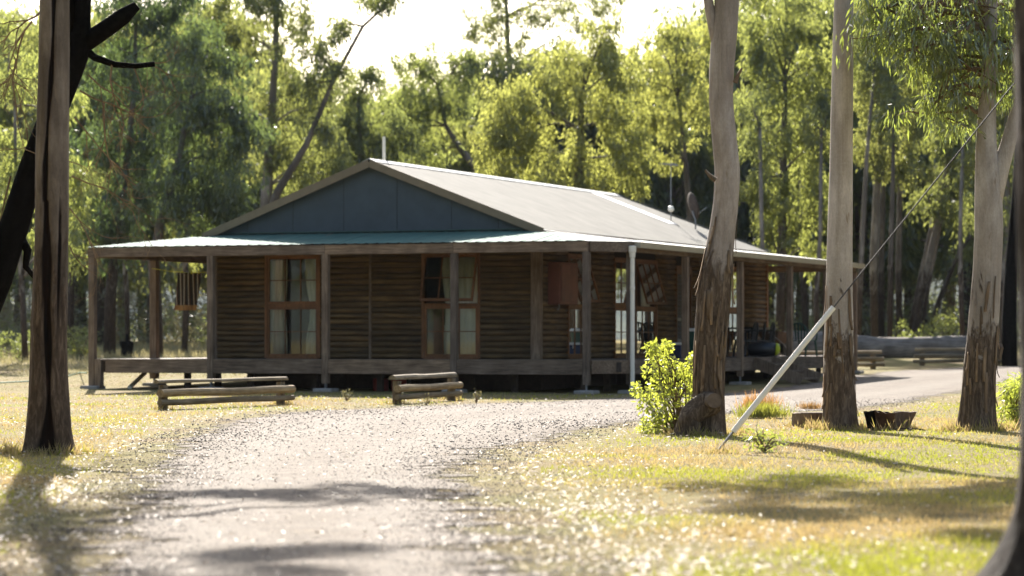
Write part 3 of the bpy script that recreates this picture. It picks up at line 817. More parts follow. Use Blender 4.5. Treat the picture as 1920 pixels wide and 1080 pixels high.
# gable of flat panels, barge boards
gb = MB().add([(WU0, WV0, ZE - .02), (WU1, WV0, ZE - .02), (UR, WV0, ZR - .03), (WU0, WV0 + .05, ZE - .02), (WU1, WV0 + .05, ZE - .02), (UR, WV0 + .05, ZR - .03)],
              [(0,1,2), (5,4,3), (0,3,4,1), (1,4,5,2), (2,5,3,0)]).build('gable', M['wall'], cabin)
cuts = [WU0 + .02] + [u_at(p, WV0) for p in (465, 550, 645, 745, 847, 935)] + [WU1 - .02]
def gtop(u): return ZE - .02 + (ZR - .03 - ZE) * (1 - abs(u - UR) / (UR - WU0))
for a, b in zip(cuts, cuts[1:]):
    a2, b2 = a + .006, b - .006
    top = [(b2, gtop(b2))] + ([(UR, gtop(UR))] if a2 < UR < b2 else []) + [(a2, gtop(a2))]
    prof = [(a2, ZE - .015), (b2, ZE - .015)] + top
    k = len(prof); y0, y1 = WV0 - .004 - R.uniform(.010, .014), WV0 - .004
    MB().add([(u, y0, z) for u, z in prof] + [(u, y1, z) for u, z in prof],
             [tuple(range(k)), tuple(reversed(range(k, 2*k)))] + [(i, i + k, (i+1) % k + k, (i+1) % k) for i in range(k)]).build('gable_panel', M['gable'], gb)
for sg, ue in ((-1, WU0 - .16), (1, WU1 + .16)):
    MB().bar((UR, WV0 - OV - .012, ZR - .075), (ue, WV0 - OV - .012, ZE - .06), .028, .17).build('barge_board', M['khaki'], cabin)
    MB().bar((UR, WV0 - OV + .09, ZR - .03), (ue, WV0 - OV + .09, ZE - .03), .15, .012).build('eave_lining', M['khaki'], cabin)
# gutter and downpipe
MB().add([(URo - .01, VC, ZV - .13), (URo + .12, VC, ZV - .13), (URo + .13, VC, ZV - .01), (URo + .10, VC, ZV - .01), (URo - .01, VC, ZV - .01),
          (URo - .01, 19.45, ZV - .13), (URo + .12, 19.45, ZV - .13), (URo + .13, 19.45, ZV - .01), (URo + .10, 19.45, ZV - .01), (URo - .01, 19.45, ZV - .01)],
         [(0,1,2,3,4), (9,8,7,6,5), (0,5,6,1), (1,6,7,2), (2,7,8,3), (3,8,9,4), (4,9,5,0)]).build('gutter', M['gutter'], cabin)
dp = MB().tube([(UC + .10, VC - .16, .14), (UC + .10, VC - .16, 2.90)], .047, 12).build('downpipe', M['white'], cabin, smooth=False)
MB().lathe([(.047, 0), (.062, .015), (.066, .10), (.08, .13), (.08, .24), (.06, .25)], 12, (UC + .10, VC - .16, 2.86)).build('pipe_head', M['white'], dp)
MB().lathe([(.049, 0), (.056, .01), (.056, .05), (.049, .06)], 12, (UC + .10, VC - .16, 2.2)).build('pipe_collar', M['white'], dp)
# roof fittings
vp = v_at(782, UR + .0)
MB().tube([(UR - .35, 3.3, ZR - .2), (UR - .35, 3.3, ZR + .62)], .035, 8).build('vent_pipe', M['white'], cabin)
pm = Vector((UR + 2.0, v_at(1258, UR + 2.0), 0)); pm.z = ZE + (ZR - ZE) * (WU1 + .12 - pm.x) / (WU1 + .12 - UR)
an = MB().tube([pm, pm + Vector((0, 0, 1.6))], .014, 6).build('antenna', M['steel'], cabin)
for k in range(7):
    z = pm.z + 1.5 - (k % 2) * .02; d = (k - 3) * .13
    MB().bar((pm.x - .22 + .02*k, pm.y + d, z), (pm.x + .22 - .02*k, pm.y + d, z), .012, .012).build('antenna_rod', M['steel'], an)
MB().bar((pm.x, pm.y - .5, pm.z + 1.48), (pm.x, pm.y + .5, pm.z + 1.48), .014, .014).build('antenna_boom', M['steel'], an)
MB().lathe([(.01, 0), (.07, .03), (.09, .09), (.07, .15), (.01, .18)], 10, (pm.x, pm.y, pm.z + .22)).build('insulator', M['white'], an)
pd = Vector((UR + 2.6, 0, 0)); pd.y = v_at(1304, pd.x); pd.z = ZE + (ZR - ZE) * (WU1 + .12 - pd.x) / (WU1 + .12 - UR)
dish = MB().tube([pd, pd + Vector((0, 0, .25)), pd + Vector((-.1, .05, .5))], .022, 6).build('dish_mount', M['steel'], cabin)
mb = MB(); nrm = Vector((.75, .62, .25)).normalized(); e1 = nrm.cross(Vector((0, 0, 1))).normalized(); e2 = e1.cross(nrm); ctr = pd + Vector((-.12, .05, .62))
for ri in range(5):
    rr = .34 * ri / 4
    for k in range(20):
        a = 2 * math.pi * k / 20; mb.v.append(tuple(ctr + e1 * (rr * math.cos(a)) + e2 * (rr * 1.08 * math.sin(a)) + nrm * (rr * rr * .5)))
for ri in range(4):
    for k in range(20): mb.f.append((ri*20+k, ri*20+(k+1) % 20, (ri+1)*20+(k+1) % 20, (ri+1)*20+k))
d_o = mb.build('satellite_dish', M['stump'], cabin, smooth=True)
d_o.modifiers.new('thickness', 'SOLIDIFY').thickness = .012
MB().tube([ctr - e2 * .30, ctr + nrm * .4 - e2 * .12], .012, 6).build('dish_arm', M['steel'], d_o)

# ------------------------------------------------------------------ things on and round the verandah
def on_deck(px, u): return uvw(u, v_at(px, u), ZD + .002)
# clothes line and towel
tv_ = v_at(330, .95)
TU = u_at(356, 2.6)
MB().tube([uvw(.02, 2.7, 2.80), uvw(.5, 2.65, 2.73), uvw(TU, 2.6, 2.68), uvw(1.6, 2.5, 2.70), uvw(2.0, 2.3, 2.74)], .008, 5).build('clothes_line', M['rope'])
tag(bpy.data.objects['clothes_line'], 'thin yellow clothes line strung across the end of the verandah', 'clothes line')
m, nt, out = mat_new('striped_towel')
tc = N(nt, 'ShaderNodeTexCoord'); sp_ = N(nt, 'ShaderNodeSeparateXYZ'); nt.links.new(tc.outputs['Object'], sp_.inputs[0])
mm = N(nt, 'ShaderNodeMath', operation='MULTIPLY'); mm.inputs[1].default_value = 9.5; nt.links.new(sp_.outputs['X'], mm.inputs[0])
fr_ = N(nt, 'ShaderNodeMath', operation='FRACT'); nt.links.new(mm.outputs[0], fr_.inputs[0])
cr = ramp(nt, [(0, (.03, .026, .024)), (.40, (.05, .04, .03)), (.62, (.62, .56, .46)), (.74, (.03, .028, .026)), (.86, (.16, .06, .03)), (.95, (.03, .03, .03))], fr_.outputs[0])
cr.color_ramp.interpolation = 'CONSTANT'
band = ramp(nt, [(.0, (.28, .07, .04)), (.45, (.38, .22, .09)), (.8, (.06, .04, .04))], noise(nt, coords(nt, (8, 8, 1), False), 2))
zt = N(nt, 'ShaderNodeMath', operation='LESS_THAN'); zt.inputs[1].default_value = .12; nt.links.new(sp_.outputs['Z'], zt.inputs[0])
principled(nt, out, mixc(nt, zt.outputs[0], cr.outputs[0], band.outputs[0]), .95)
mb = MB(); nu, nv = 16, 14
for j in range(nv):
    t = j / (nv - 1)
    for i in range(nu):
        s = i / (nu - 1)
        mb.v.append((-.30 + .60 * s * (1 - .12 * (1 - t)) + (1 - t) * -.10, .05 * math.sin(s * 9 + t) * (1.1 - t * .7) + .03 * (1 - t), .86 * t))
for j in range(nv - 1):
    for i in range(nu - 1): mb.f.append((j*nu+i, j*nu+i+1, (j+1)*nu+i+1, (j+1)*nu+i))
tl = mb.build('towel', m, None, uvw(TU, 2.6, 1.83), True, rz=-TH + .1)
tl.modifiers.new('thickness', 'SOLIDIFY').thickness = .008
tag(tl, 'dark striped towel with a fringed end pegged on the clothes line', 'towel')
for i, dx in enumerate((-.2, .05, .24)):
    p = uvw(TU + dx, 2.6 - .1 * dx, 2.66); pg = MB().box((-.012, -.012, 0), (.012, .012, .075)).build('clothes_peg', M['rope'], None, p)
    tag(pg, ['leftmost peg on the striped towel', 'middle peg on the striped towel', 'rightmost peg on the striped towel'][i], 'peg', 'pegs on the clothes line')

# insulated picnic box
p = on_deck(1268, 11.1); ck = empty('cool_box', p, -TH); tag(ck, 'navy blue cool box with a white lid beside the screen door', 'cool box')
MB().box((-.2, -.28, 0), (.2, .28, .30)).build('body', M['blue'], ck, bevel=.02)
MB().box((-.215, -.295, .302), (.215, .295, .36)).build('lid', M['cloth'], ck, bevel=.015)
MB().tube([(.0, -.31, .22), (.0, -.33, .30), (.0, -.31, .34)], .012, 6).build('handle', M['cloth'], ck)
# a second, taller bin with a pale lid, half behind the kinked trunk
p = on_deck(1303, 11.3); bn = empty('lidded_tub', p, -TH); tag(bn, 'dark green tub with a pale lid, half hidden by the kinked trunk', 'tub')
MB().lathe([(.22, 0), (.26, .62)], 14).build('body', M['green'], bn); MB().lathe([(.275, 0), (.275, .04), (.25, .07)], 14, (0, 0, .622)).build('lid', M['cloth'], bn)

def chair(px, u, rz, mat, name, label, grp):
    p = on_deck(px, u); c = empty(name, p, rz); tag(c, label, 'chair', grp)
    MB().add([(-.25, -.22, .40), (.25, -.22, .40), (.22, .22, .385), (-.22, .22, .385), (-.25, -.22, .43), (.25, -.22, .43), (.22, .22, .41), (-.22, .22, .41)],
             [(0,3,2,1), (4,5,6,7), (0,1,5,4), (1,2,6,5), (2,3,7,6), (3,0,4,7)]).build('seat', mat, c)
    for sx in (-1, 1):
        MB().bar((sx*.27, -.25, 0), (sx*.24, -.20, .41), .05, .035, (1, 0, 0)).build('leg', mat, c)
        MB().bar((sx*.25, .30, 0), (sx*.22, .21, .41), .05, .035, (1, 0, 0)).build('leg', mat, c)
        MB().tube([(sx*.27, -.22, .41), (sx*.29, -.22, .60), (sx*.29, -.12, .645), (sx*.27, .2, .66)], .022, 6).build('armrest', mat, c)
    arc = [(.27 * math.cos(a), .25 + .02 * math.sin(a), .60 + .26 * math.sin(a)) for a in np.linspace(0, math.pi, 13)]
    MB().tube([(.235, .22, .40)] + arc + [(-.235, .22, .40)], .022, 6).build('back_frame', mat, c)
    for k in range(5):
        x = (k - 2) * .085; MB().bar((x, .225, .41), (x * 1.15, .262, .60 + .25 * math.sqrt(max(0, 1 - (x*1.15/.27)**2))), .045, .012, (0, 1, 0)).build('back_slat', mat, c)
    return c
chair(1506, 11.55, -TH + math.radians(165), M['green'], 'plastic_chair', 'dark green plastic garden chair with a rounded slatted back near the verandah end', 'plastic chairs on the verandah')
chair(1398, 11.2, -TH + math.radians(-60), M['blackplastic'], 'plastic_chair', 'leftmost of the dark plastic chairs in a row behind the steps', 'plastic chairs on the verandah')
chair(1414, 11.2, -TH + math.radians(-70), M['blackplastic'], 'plastic_chair', 'middle one of the dark plastic chairs in a row behind the steps', 'plastic chairs on the verandah')
chair(1430, 11.25, -TH + math.radians(-64), M['blackplastic'], 'plastic_chair', 'rightmost of the dark plastic chairs in a row behind the steps', 'plastic chairs on the verandah')
# table the chairs stand round
p = on_deck(1407, 10.5); tb = empty('verandah_table', p, -TH); tag(tb, 'long dark table behind the row of dark chairs on the verandah', 'table')
MB().box((-.4, -1.1, .70), (.4, 1.1, .74)).build('table_top', M['blackplastic'], tb)
for sx in (-1, 1):
    for sy in (-1, 1): MB().bar((sx*.34, sy*1.0, 0), (sx*.34, sy*1.0, .70), .05, .05).build('leg', M['blackplastic'], tb)
# black bag with a yellow-green side
p = on_deck(1431, 12.0); bg = empty('sports_bag', p, -TH + .3); tag(bg, 'black bag with a yellow-green flap at the top of the steps', 'bag')
MB().tube([(-.38, 0, .17), (-.34, 0, .18), (0, 0, .2), (.34, 0, .18), (.38, 0, .17)], [.06, .16, .19, .16, .06], 12).build('body', M['blackplastic'], bg, smooth=True)
MB().tube([(.30, -.02, .19), (.36, -.02, .185), (.41, -.02, .18)], [.168, .145, .05], 12).build('flap', M['yellow'], bg, smooth=True)
# wheelbarrow at the far end of the deck
p = on_deck(1454, 10.6); wbw = empty('wheelbarrow', p, -TH + math.radians(80)); tag(wbw, 'wheelbarrow with a rusty brown pan behind the dark chairs', 'wheelbarrow')
MB().add([(-.32, -.18, .36), (.22, -.18, .32), (.22, .18, .32), (-.32, .18, .36), (-.48, -.33, .66), (.46, -.31, .58), (.46, .31, .58), (-.48, .33, .66)],
         [(0,3,2,1), (0,1,5,4), (1,2,6,5), (2,3,7,6), (3,0,4,7)]).build('pan', M['brown'], wbw)
for sy in (-1, 1):
    MB().tube([(.55, sy*.06, .2), (.1, sy*.2, .30), (-.95, sy*.28, .62)], .018, 6).build('handle', M['steel'], wbw)
    MB().tube([(-.15, sy*.2, .34), (-.32, sy*.24, .0)], .016, 6).build('leg', M['steel'], wbw)
MB().tube([(.55, -.045, .2), (.55, .045, .2)], .2, 16).build('wheel', M['blackplastic'], wbw)

# white pipe leaning against the left post foot, red tins under the floor
g0 = gnd(243, 729); pp = MB().tube([g0 + Vector((0, 0, .03)), at(272, 699, g0.y + 2.2)], .05, 10).build('leaning_pipe', M['white'])
tag(pp, 'short white pipe leaning by the second verandah post at the left end', 'pipe')
for i, (px_, lab) in enumerate(((714, 'red tin under the cabin floor, left of two'), (748, 'red tin under the cabin floor, right of two'))):
    uu = u_at(px_, 1.0); q = uvw(uu, 1.0, 0); tag(MB().lathe([(.17, 0), (.17, .30), (.15, .32)], 14).build('tin_drum', M['redtin'], None, q), lab, 'drum', 'red tins under the cabin')
# garden hose on the grass at the left
hp = [gnd(-60, 722), gnd(60, 716), gnd(118, 709), gnd(150, 700)]
hp = [h + Vector((0, 0, .02)) for h in hp] + [uvw(-.1, -.1, .42)]
tag(MB().tube(hp, .016, 6).build('garden_hose', M['hose']), 'green garden hose running from the grass to the left corner post', 'hose')

# ------------------------------------------------------------------ split-log benches
def bench(A_, B_, label, h=.44, top_r=.075):
    """A_, B_ ground points of the two posts"""
    A_, B_ = Vector(A_), Vector(B_); d = (B_ - A_); ln = math.hypot(d.x, d.y); ang = math.atan2(d.y, d.x)
    b = empty('log_bench', A_, ang); tag(b, label, 'bench', 'split log benches round the drive')
    dz = B_.z - A_.z
    for k, x in enumerate((0, ln)):
        z = dz * (x / ln)
        MB().tube([(x, 0, z - .1), (x, 0, z + .2), (x + .01, 0, z + h - .03)], [.085, .08, .078], 9).build('post', M['railpost'], b)
    def rail(z, y, r, x0, x1, sag=0.0, half=False):
        pts = [(x0 + (x1 - x0) * t, y, z + dz * (x0 + (x1 - x0) * t) / ln + sag * math.sin(t * 9)) for t in np.linspace(0, 1, 7)]
        mb = MB(); mb.tube(pts, [r * R.uniform(.93, 1.07) for _ in pts], 10)
        if half: mb.v = [(x, yy, max(zz, z + dz * x / ln - r * .2)) for x, yy, zz in mb.v]
        return mb.build('rail', M['rail'], b)
    rail(h + .01, .02, top_r, -.2, ln + .25, .006, True)
    rail(h - .16, -.10, .066, -.28, ln + .28, .008)
    rail(h - .31, -.10, .05, -.3, ln + .3, -.006)
    return b
bench(gnd(306, 768), gnd(526, 758.5), 'long low split-log bench in front of the left end of the verandah', .43, .05)
bench(gnd(744, 758), gnd(846, 750.5), 'shorter split-log bench in front of the propped-open front window')
g3 = gnd(1637, 692); bench(g3 + Vector((-2.6, -.5, -.01)), g3, 'split-log bench half behind the straight pale trunk')
g4 = gnd(1729, 685.5); bench(g4, g4 + Vector((2.3, .35, .01)), 'split-log bench by the fallen log, ending behind the forked trunk')

# ------------------------------------------------------------------ trees
def rings(path, nseg, step, rough, seed, ridges=9, flare=.0, scar=None):
    """trunk surface from (point, radius) stations; returns verts, faces and the scar value of each vertex"""
    P = [Vector(p) for p, r in path]; Rr = [r for p, r in path]
    acc = [0]
    for a, b in zip(P, P[1:]): acc.append(acc[-1] + (b - a).length)
    n = max(3, int(acc[-1] / step)); t = np.linspace(0, acc[-1], n)
    # smooth interpolation through the stations
    def spl(vals):
        vals = np.array(vals); y = np.interp(t, acc, vals); k = max(1, int(.17 / step)); ker = np.hanning(2*k+3); ker /= ker.sum()
        yp = np.concatenate([2*y[0]-y[k+1:0:-1], y, 2*y[-1]-y[-2:-k-3:-1]]); return np.convolve(yp, ker, 'valid')
    C = np.stack([spl([p[k] for p in P]) for k in range(3)], 1); rad = spl(Rr)
    V = np.empty((n, nseg, 3)); SC = np.zeros((n, nseg))
    for i in range(n):
        d = Vector(C[min(i+1, n-1)] - C[max(i-1, 0)]).normalized()
        s = Vector((1, 0, 0)); s = (s - d * s.dot(d)).normalized(); u = d.cross(s)
        h = C[i][2] - C[0][2]
        rf = rough(h)
        for k in range(nseg):
            a = 2 * math.pi * k / nseg
            q = Vector((math.cos(a) * 2.2, math.sin(a) * 2.2, h * .55 + seed))
            lump = mnoise.noise(q) * .07
            q2 = Vector((math.cos(a) * ridges * .8, math.sin(a) * ridges * .8, h * 1.3 + seed * 3))
            rg = (mnoise.noise(q2) + .5 * mnoise.noise(q2 * 2.3)) * rf
            fl = flare * math.exp(-h / .22) * (1 + .75 * math.sin(a * 3 + seed) + .35 * math.sin(a * 7 + seed * 2))
            r = rad[i] * (1 + lump + rg + fl)
            if scar is not None:
                g = scar(a, h); r *= 1 - .30 * g; SC[i, k] = g
            V[i, k] = Vector(C[i]) + s * (math.cos(a) * r) + u * (math.sin(a) * r)
    I = (np.arange(n-1)[:, None] * nseg + np.arange(nseg)[None, :]); J = (np.arange(n-1)[:, None] * nseg + (np.arange(nseg)[None, :] + 1) % nseg)
    F = np.stack([I, J, J + nseg, I + nseg], -1).reshape(-1, 4)
    return V.reshape(-1, 3), F, SC.ravel(), C, rad

def trunk_obj(name, path, base, mat, parent, nseg=56, step=.035, rough=lambda h: .05, seed=1.0, ridges=9, flare=.3, scar=None):
    path = [(Vector(p) - Vector(base), r) for p, r in path]
    V, F, SC, C, rad = rings(path, nseg, step, rough, seed, ridges, flare, scar)
    o = np_obj(name, V, F, mat, parent, smooth=True)
    if scar is not None:
        a = o.data.attributes.new('scar', 'FLOAT', 'POINT'); a.data.foreach_set('value', SC.astype(np.float32))
    return o, C, rad

def pxpath(pts, Y, zbase=None, k=1.0):
    """stations from image points (x, y, half width) at distance Y"""
    return [(at(x, y, Y), k * w * Y / FPX) for x, y, w in pts]

def spray(centers, radii, n, L, W, hang=.9, rng=NR, shell=.5, squash=1.0):
    """leaves in clumps: returns points and directions"""
    k = len(centers); C = np.repeat(np.asarray(centers, float), n, 0); Rd = np.repeat(np.asarray(radii, float).reshape(k, -1) * np.ones((k, 3)), n, 0)
    d = unit(rng.normal(size=(k*n, 3))); rr = shell + (1 - shell) * rng.random((k*n, 1)) ** .6
    P = C + d * rr * Rd
    tail = rng.random(k*n) < .25
    P[:, 2] -= tail * rng.random(k*n) * Rd[:, 2] * .8
    D = unit(d * .45 + rng.normal(size=(k*n, 3)) * .35 + np.array([0, 0, -hang]))
    LL = L * rng.uniform(.65, 1.25, k*n); WW = W * rng.uniform(.7, 1.2, k*n)
    return P, D, LL, WW

def crown_obj(P, D, LL, WW, mat, parent, base, name='crown'):
    V, F = leaf_arrays(P - np.array(base), D, LL, WW)
    return np_obj(name, V, F, mat, parent, rnd=NR.random(len(F)))

def limb(mb, a, b, r0, r1, sag=.15, n=5, segs=6):
    a, b = Vector(a), Vector(b); pts = []
    for i in range(n + 1):
        t = i / n; p = a.lerp(b, t); p.z += sag * math.sin(t * math.pi) * (b - a).length
        j = .05 * (b - a).length * math.sin(t * math.pi); p += Vector((R.uniform(-j, j), R.uniform(-j, j), R.uniform(-j, j)))
        pts.append(p)
    mb.tube(pts, [r0 + (r1 - r0) * i / n for i in range(n + 1)], segs)

# ---- near trees -------------------------------------------------------------
def near_tree(name, label, pts, Y, top_path, mat, rough, seed, crown_c, scar=None, flare=.3, ridges=9, leaves=260, nseg=56, L=.15, W=.03, mat_leaf='leaf_near', crown_r=(.45, .8)):
    """pts: image stations from the ground up; top_path: further world stations; crown_c: world centres of leaf clumps"""
    base = at(pts[0][0], pts[0][1], Y); base.z = gzz(base.x, base.y)
    path = pxpath(pts, Y, k=.92); path[0] = (Vector((path[0][0].x, Y, base.z - .06)), path[0][1])
    path += [(Vector(p), r) for p, r in top_path]
    t = empty(name, base); tag(t, label, 'tree')
    o, C, rad = trunk_obj('trunk', path, base, M[mat], t, nseg, .04, rough, seed, ridges, flare, scar)
    if crown_c:
        tip = Vector(top_path[-1][0]); mb = MB(); cs, rs = [], []
        for c in crown_c:
            c = Vector(c); r = R.uniform(*crown_r)
            cand = [Vector(C[i]) + base for i in range(len(C)) if C[i][2] + base.z < c.z + .2]
            st = min(cand[len(cand)//2:] or [tip], key=lambda q: (q - c).length + .3 * abs(q.z - c.z))
            limb(mb, st - base, c - base, min(.09, .02 + .02 * (c - st).length), .018, .10)
            for k in range(5):
                off = Vector((R.gauss(0, r*.6), R.gauss(0, r*.6), R.gauss(0, r*.4))); cs.append(c + off); rs.append([r*.55, r*.55, r*.5])
                limb(mb, c - base, c + off - base, .014, .005, .05, 3, 4)
        lo = mb.build('limbs', M['strip'] if mat != 'bark_grey' else M['bark_far'], t); lo['kind'] = 'stuff'
        P, D, LL, WW = spray(cs, rs, leaves // 5, L, W, 1.1, shell=.15)
        crown_obj(P, D, LL, WW, M[mat_leaf], t, base)
    return t, base, C, rad

def strips(tree, base, C, rad, n, z0, z1, seed, facing=(-math.pi*.95, -math.pi*.05)):
    """loose ribbons of bark lying on the trunk"""
    rr = random.Random(seed)
    for k in range(n):
        z = rr.uniform(z0, z1); ln = rr.uniform(.18, .55); a = rr.uniform(*facing); w = rr.uniform(.018, .045)
        mb = MB(); m = 7; curl = rr.uniform(.0, .05); da = rr.uniform(-.15, .15)
        for i in range(m):
            t = i / (m - 1); zz = z + ln * (t - .5); j = int(np.argmin(abs(C[:, 2] - zz))); c = Vector(C[j]); r = rad[j] * 1.06 + .008 + curl * max(0, .5 - t) ** 2 * 4
            for s in (-1, 1):
                aa = a + da * t + s * w / rad[j] * .5 * (1 - .6 * abs(t - .5)); mb.v.append((c.x + math.cos(aa) * r, c.y + math.sin(aa) * r, zz))
        for i in range(m - 1): mb.f.append((2*i, 2*i+1, 2*i+3, 2*i+2))
        o = mb.build('bark_strip', M['strip'], tree, smooth=True)
        o.modifiers.new('thickness', 'SOLIDIFY').thickness = .007

# scarred tree at the left
def scar1(a, h):
    da = (a + math.pi/2 + .0 + math.pi) % (2*math.pi) - math.pi       # 0 = towards the camera
    mid = -.02 + .22 * math.sin(h * 1.6 + .6) - (.12 if h > 2.6 else 0)
    wdt = .12 + .17 * math.exp(-((h - 1.9) / .75) ** 2) + .30 * math.exp(-(h / .35) ** 2) + .05 * math.sin(h * 7)
    g = math.exp(-((da - mid) / max(.05, wdt)) ** 2)
    mid2 = -.50 + .10 * h; g2 = .8 * math.exp(-((da - mid2) / .10) ** 2) * math.exp(-((h - 2.1) / .5) ** 2)
    mid3 = .72; g3 = .7 * math.exp(-((da - mid3) / .14) ** 2) * math.exp(-((h - 2.0) / .8) ** 2)
    return max(g, g2, g3)
Y1 = 29.0
t1, b1, C1, r1 = near_tree('scarred_gum_tree', 'scarred gum tree with a long dark split, at the left edge', 
    [(90, 850, 43), (90, 800, 42), (90, 700, 37), (92, 600, 36.5), (97, 450, 34), (98, 300, 33.5), (101, 150, 32), (103, 0, 30), (106, -150, 29)], Y1,
    [((-4.45, 29.1, 6.6), .145), ((-4.3, 29.3, 8.2), .12), ((-4.2, 29.6, 10.0), .08), ((-4.1, 29.8, 11.5), .04)],
    'bark_grey', lambda h: .035 + .07 * math.exp(-h / .8), 2.3,
    [(-3.7, 31.6, 6.9), (-3.1, 31.2, 6.8), (-2.5, 31.8, 7.1), (-4.9, 31.0, 7.9), (-5.6, 30.5, 8.6), (-4.4, 31.5, 9.0), (-3.4, 30.2, 9.8), (-5.2, 29.0, 10.4), (-4.2, 30.0, 11.3), (-3.2, 28.2, 9.2), (-5.0, 31, 11)],
    scar=scar1, flare=.34, ridges=8, leaves=900, L=.17, W=.04)
# kinked tree with the sucker shrub
Y3 = 34.7
t3, b3, C3, r3 = near_tree('kinked_gum_tree', 'kinked gum tree with shaggy lower bark and a burl, beside the bright shrub',
    [(1330, 815, 33), (1330, 760, 31), (1329, 690, 31), (1334, 620, 32), (1338, 555, 34), (1344, 505, 31), (1354, 440, 26), (1361, 380, 25), (1364, 320, 25), (1359, 270, 25), (1352, 190, 24), (1353, 130, 25), (1358, 70, 26), (1363, 0, 24.5), (1366, -120, 23)], Y3,
    [((2.7, 34.8, 6.9), .14), ((2.5, 35.0, 8.6), .11), ((2.4, 35.2, 10.5), .075), ((2.4, 35.3, 12.2), .035)],
    'bark_knot', lambda h: .035 + .10 / (1 + math.exp((h - 2.1) / .18)), 5.1,
    [(.6, 32.0, 7.2), (1.3, 31.4, 7.0), (.4, 33.6, 7.6), (1.9, 33.0, 7.6), (1.0, 34.8, 7.3), (2.2, 31.6, 7.3), (1.7, 30.6, 7.2), (3.4, 34.0, 8.2), (1.6, 35.0, 9.0), (2.9, 36.2, 9.4), (2.2, 34.1, 10.4), (3.1, 35.2, 11.2), (2.3, 35.6, 12.1), (.8, 35.2, 9.3), (2.9, 32.0, 7.6), (.2, 31.8, 8.0), (1.0, 29.8, 8.1), (1.8, 29.4, 8.3), (2.6, 30.0, 8.2), (.6, 30.6, 7.8)],
    flare=.22, ridges=10, leaves=900, L=.17, W=.04)
strips(t3, b3, C3, r3, 26, .4, 2.6, 31)
# fork stub, burl, twig stubs of the kinked tree
def along(pts, Y, rads, base): return [at(x, y, Y) - base for x, y in pts], [r * Y / FPX for r in rads]
p_, r_ = along([(1350, 95), (1340, 60), (1331, 20), (1322, -40), (1312, -110)], Y3, [13, 11, 9.5, 8.5, 7], b3); MB().tube(p_, r_, 12).build('side_limb', M['bark_knot'], t3, smooth=True)
p_, r_ = along([(1378, 155), (1384, 140), (1391, 128)], Y3 - .15, [5, 3.5, 2], b3); MB().tube(p_, r_, 7).build('broken_twig', M['strip'], t3)
p_, r_ = along([(1342, 338), (1332, 330), (1322, 319)], Y3 - .15, [5.5, 4, 2], b3); MB().tube(p_, r_, 7).build('broken_twig', M['strip'], t3)
p_, r_ = along([(1288, 822), (1289, 800), (1294, 780), (1312, 764), (1332, 756), (1345, 752)], Y3 - .22, [27, 23, 22, 23, 24, 20], b3)
mb = MB().tube([p_[0]] + [p_[i].lerp(p_[i+1], f) for i in range(5) for f in (.25, .5, .75, 1)], [r_[0]] + [r_[i] + (r_[i+1] - r_[i]) * f for i in range(5) for f in (.25, .5, .75, 1)], 28)
mb.v = [tuple(Vector(q) + Vector((1, 1, .6)) * (.035 * mnoise.noise(Vector(q) * 7) + .018 * mnoise.noise(Vector(q) * 19))) for q in mb.v]
bo = mb.build('burl', M['bark_knot'], t3, smooth=True)
p_, r_ = along([(1334, 753), (1336, 751)], Y3 - .42, [16, 14], b3); MB().tube([p_[0] + Vector((0, .15, 0)), p_[1] + Vector((.02, -.03, .0))], r_, 16).build('sawn_limb', M['cutwood'], t3)
# straight pale tree
Y2 = 37.5
t2, b2, C2, r2 = near_tree('straight_gum_tree', 'straight pale gum trunk with peeling bark below, right of the leaning stay pole',
    [(1573, 803, 34), (1573, 770, 32), (1573, 700, 31), (1573, 640, 30.5), (1574, 560, 27.5), (1575, 450, 25.5), (1577, 330, 24), (1578, 240, 23.5), (1580, 120, 21.5), (1582, 0, 19.5), (1584, -120, 18.5)], Y2,
    [((4.35, 37.6, 7.4), .12), ((4.4, 37.8, 9.6), .09), ((4.3, 38.0, 12.0), .05), ((4.3, 38, 13.2), .02)],
    'bark_pale', lambda h: .012 + .075 / (1 + math.exp((h - 1.25) / .2)), 8.2,
    [(3.4, 37.0, 8.9), (5.2, 37.5, 9.3), (4.2, 36.4, 9.9), (3.6, 38.8, 10.4), (5.0, 38.6, 11.0), (4.2, 37.4, 12.0), (4.5, 38, 13.1), (5.6, 36.8, 10.3)],
    flare=.22, ridges=10)
strips(t2, b2, C2, r2, 22, .3, 1.8, 77)
# forked tree with its hanging crown
Y4 = 36.2
crown4 = [at(x, y, Y4 + dy) for x, y, dy in ((1690, 20, -.3), (1720, 45, .4), (1750, 15, .2), (1770, 60, -.5), (1800, 25, .5), (1830, 10, -.3), (1790, 110, .2), (1830, 75, .6), (1745, 85, -.2), (1870, 40, .3), (1895, 80, -.4), (1765, 140, .3), (1870, 120, .7), (1715, 90, -.5), (1660, 15, .1), (1760, 185, -.2), (1900, 20, .5), (1720, -40, 0), (1790, -50, .4), (1850, -60, -.3), (1910, 150, .6), (1670, -20, .3), (1745, 130, .4), (1775, 165, -.3), (1800, 150, .5), (1755, 215, .1), (1735, 60, .6), (1700, 60, .2), (1810, 55, -.6), (1850, 100, -.5), (1885, 30, .8), (1780, 20, .8), (1725, 15, -.6), (1765, 100, .7), (1655, 45, .2), (1680, 70, 0), (1905, 110, -.2), (1820, 130, -.3), (1890, 180, .3))]
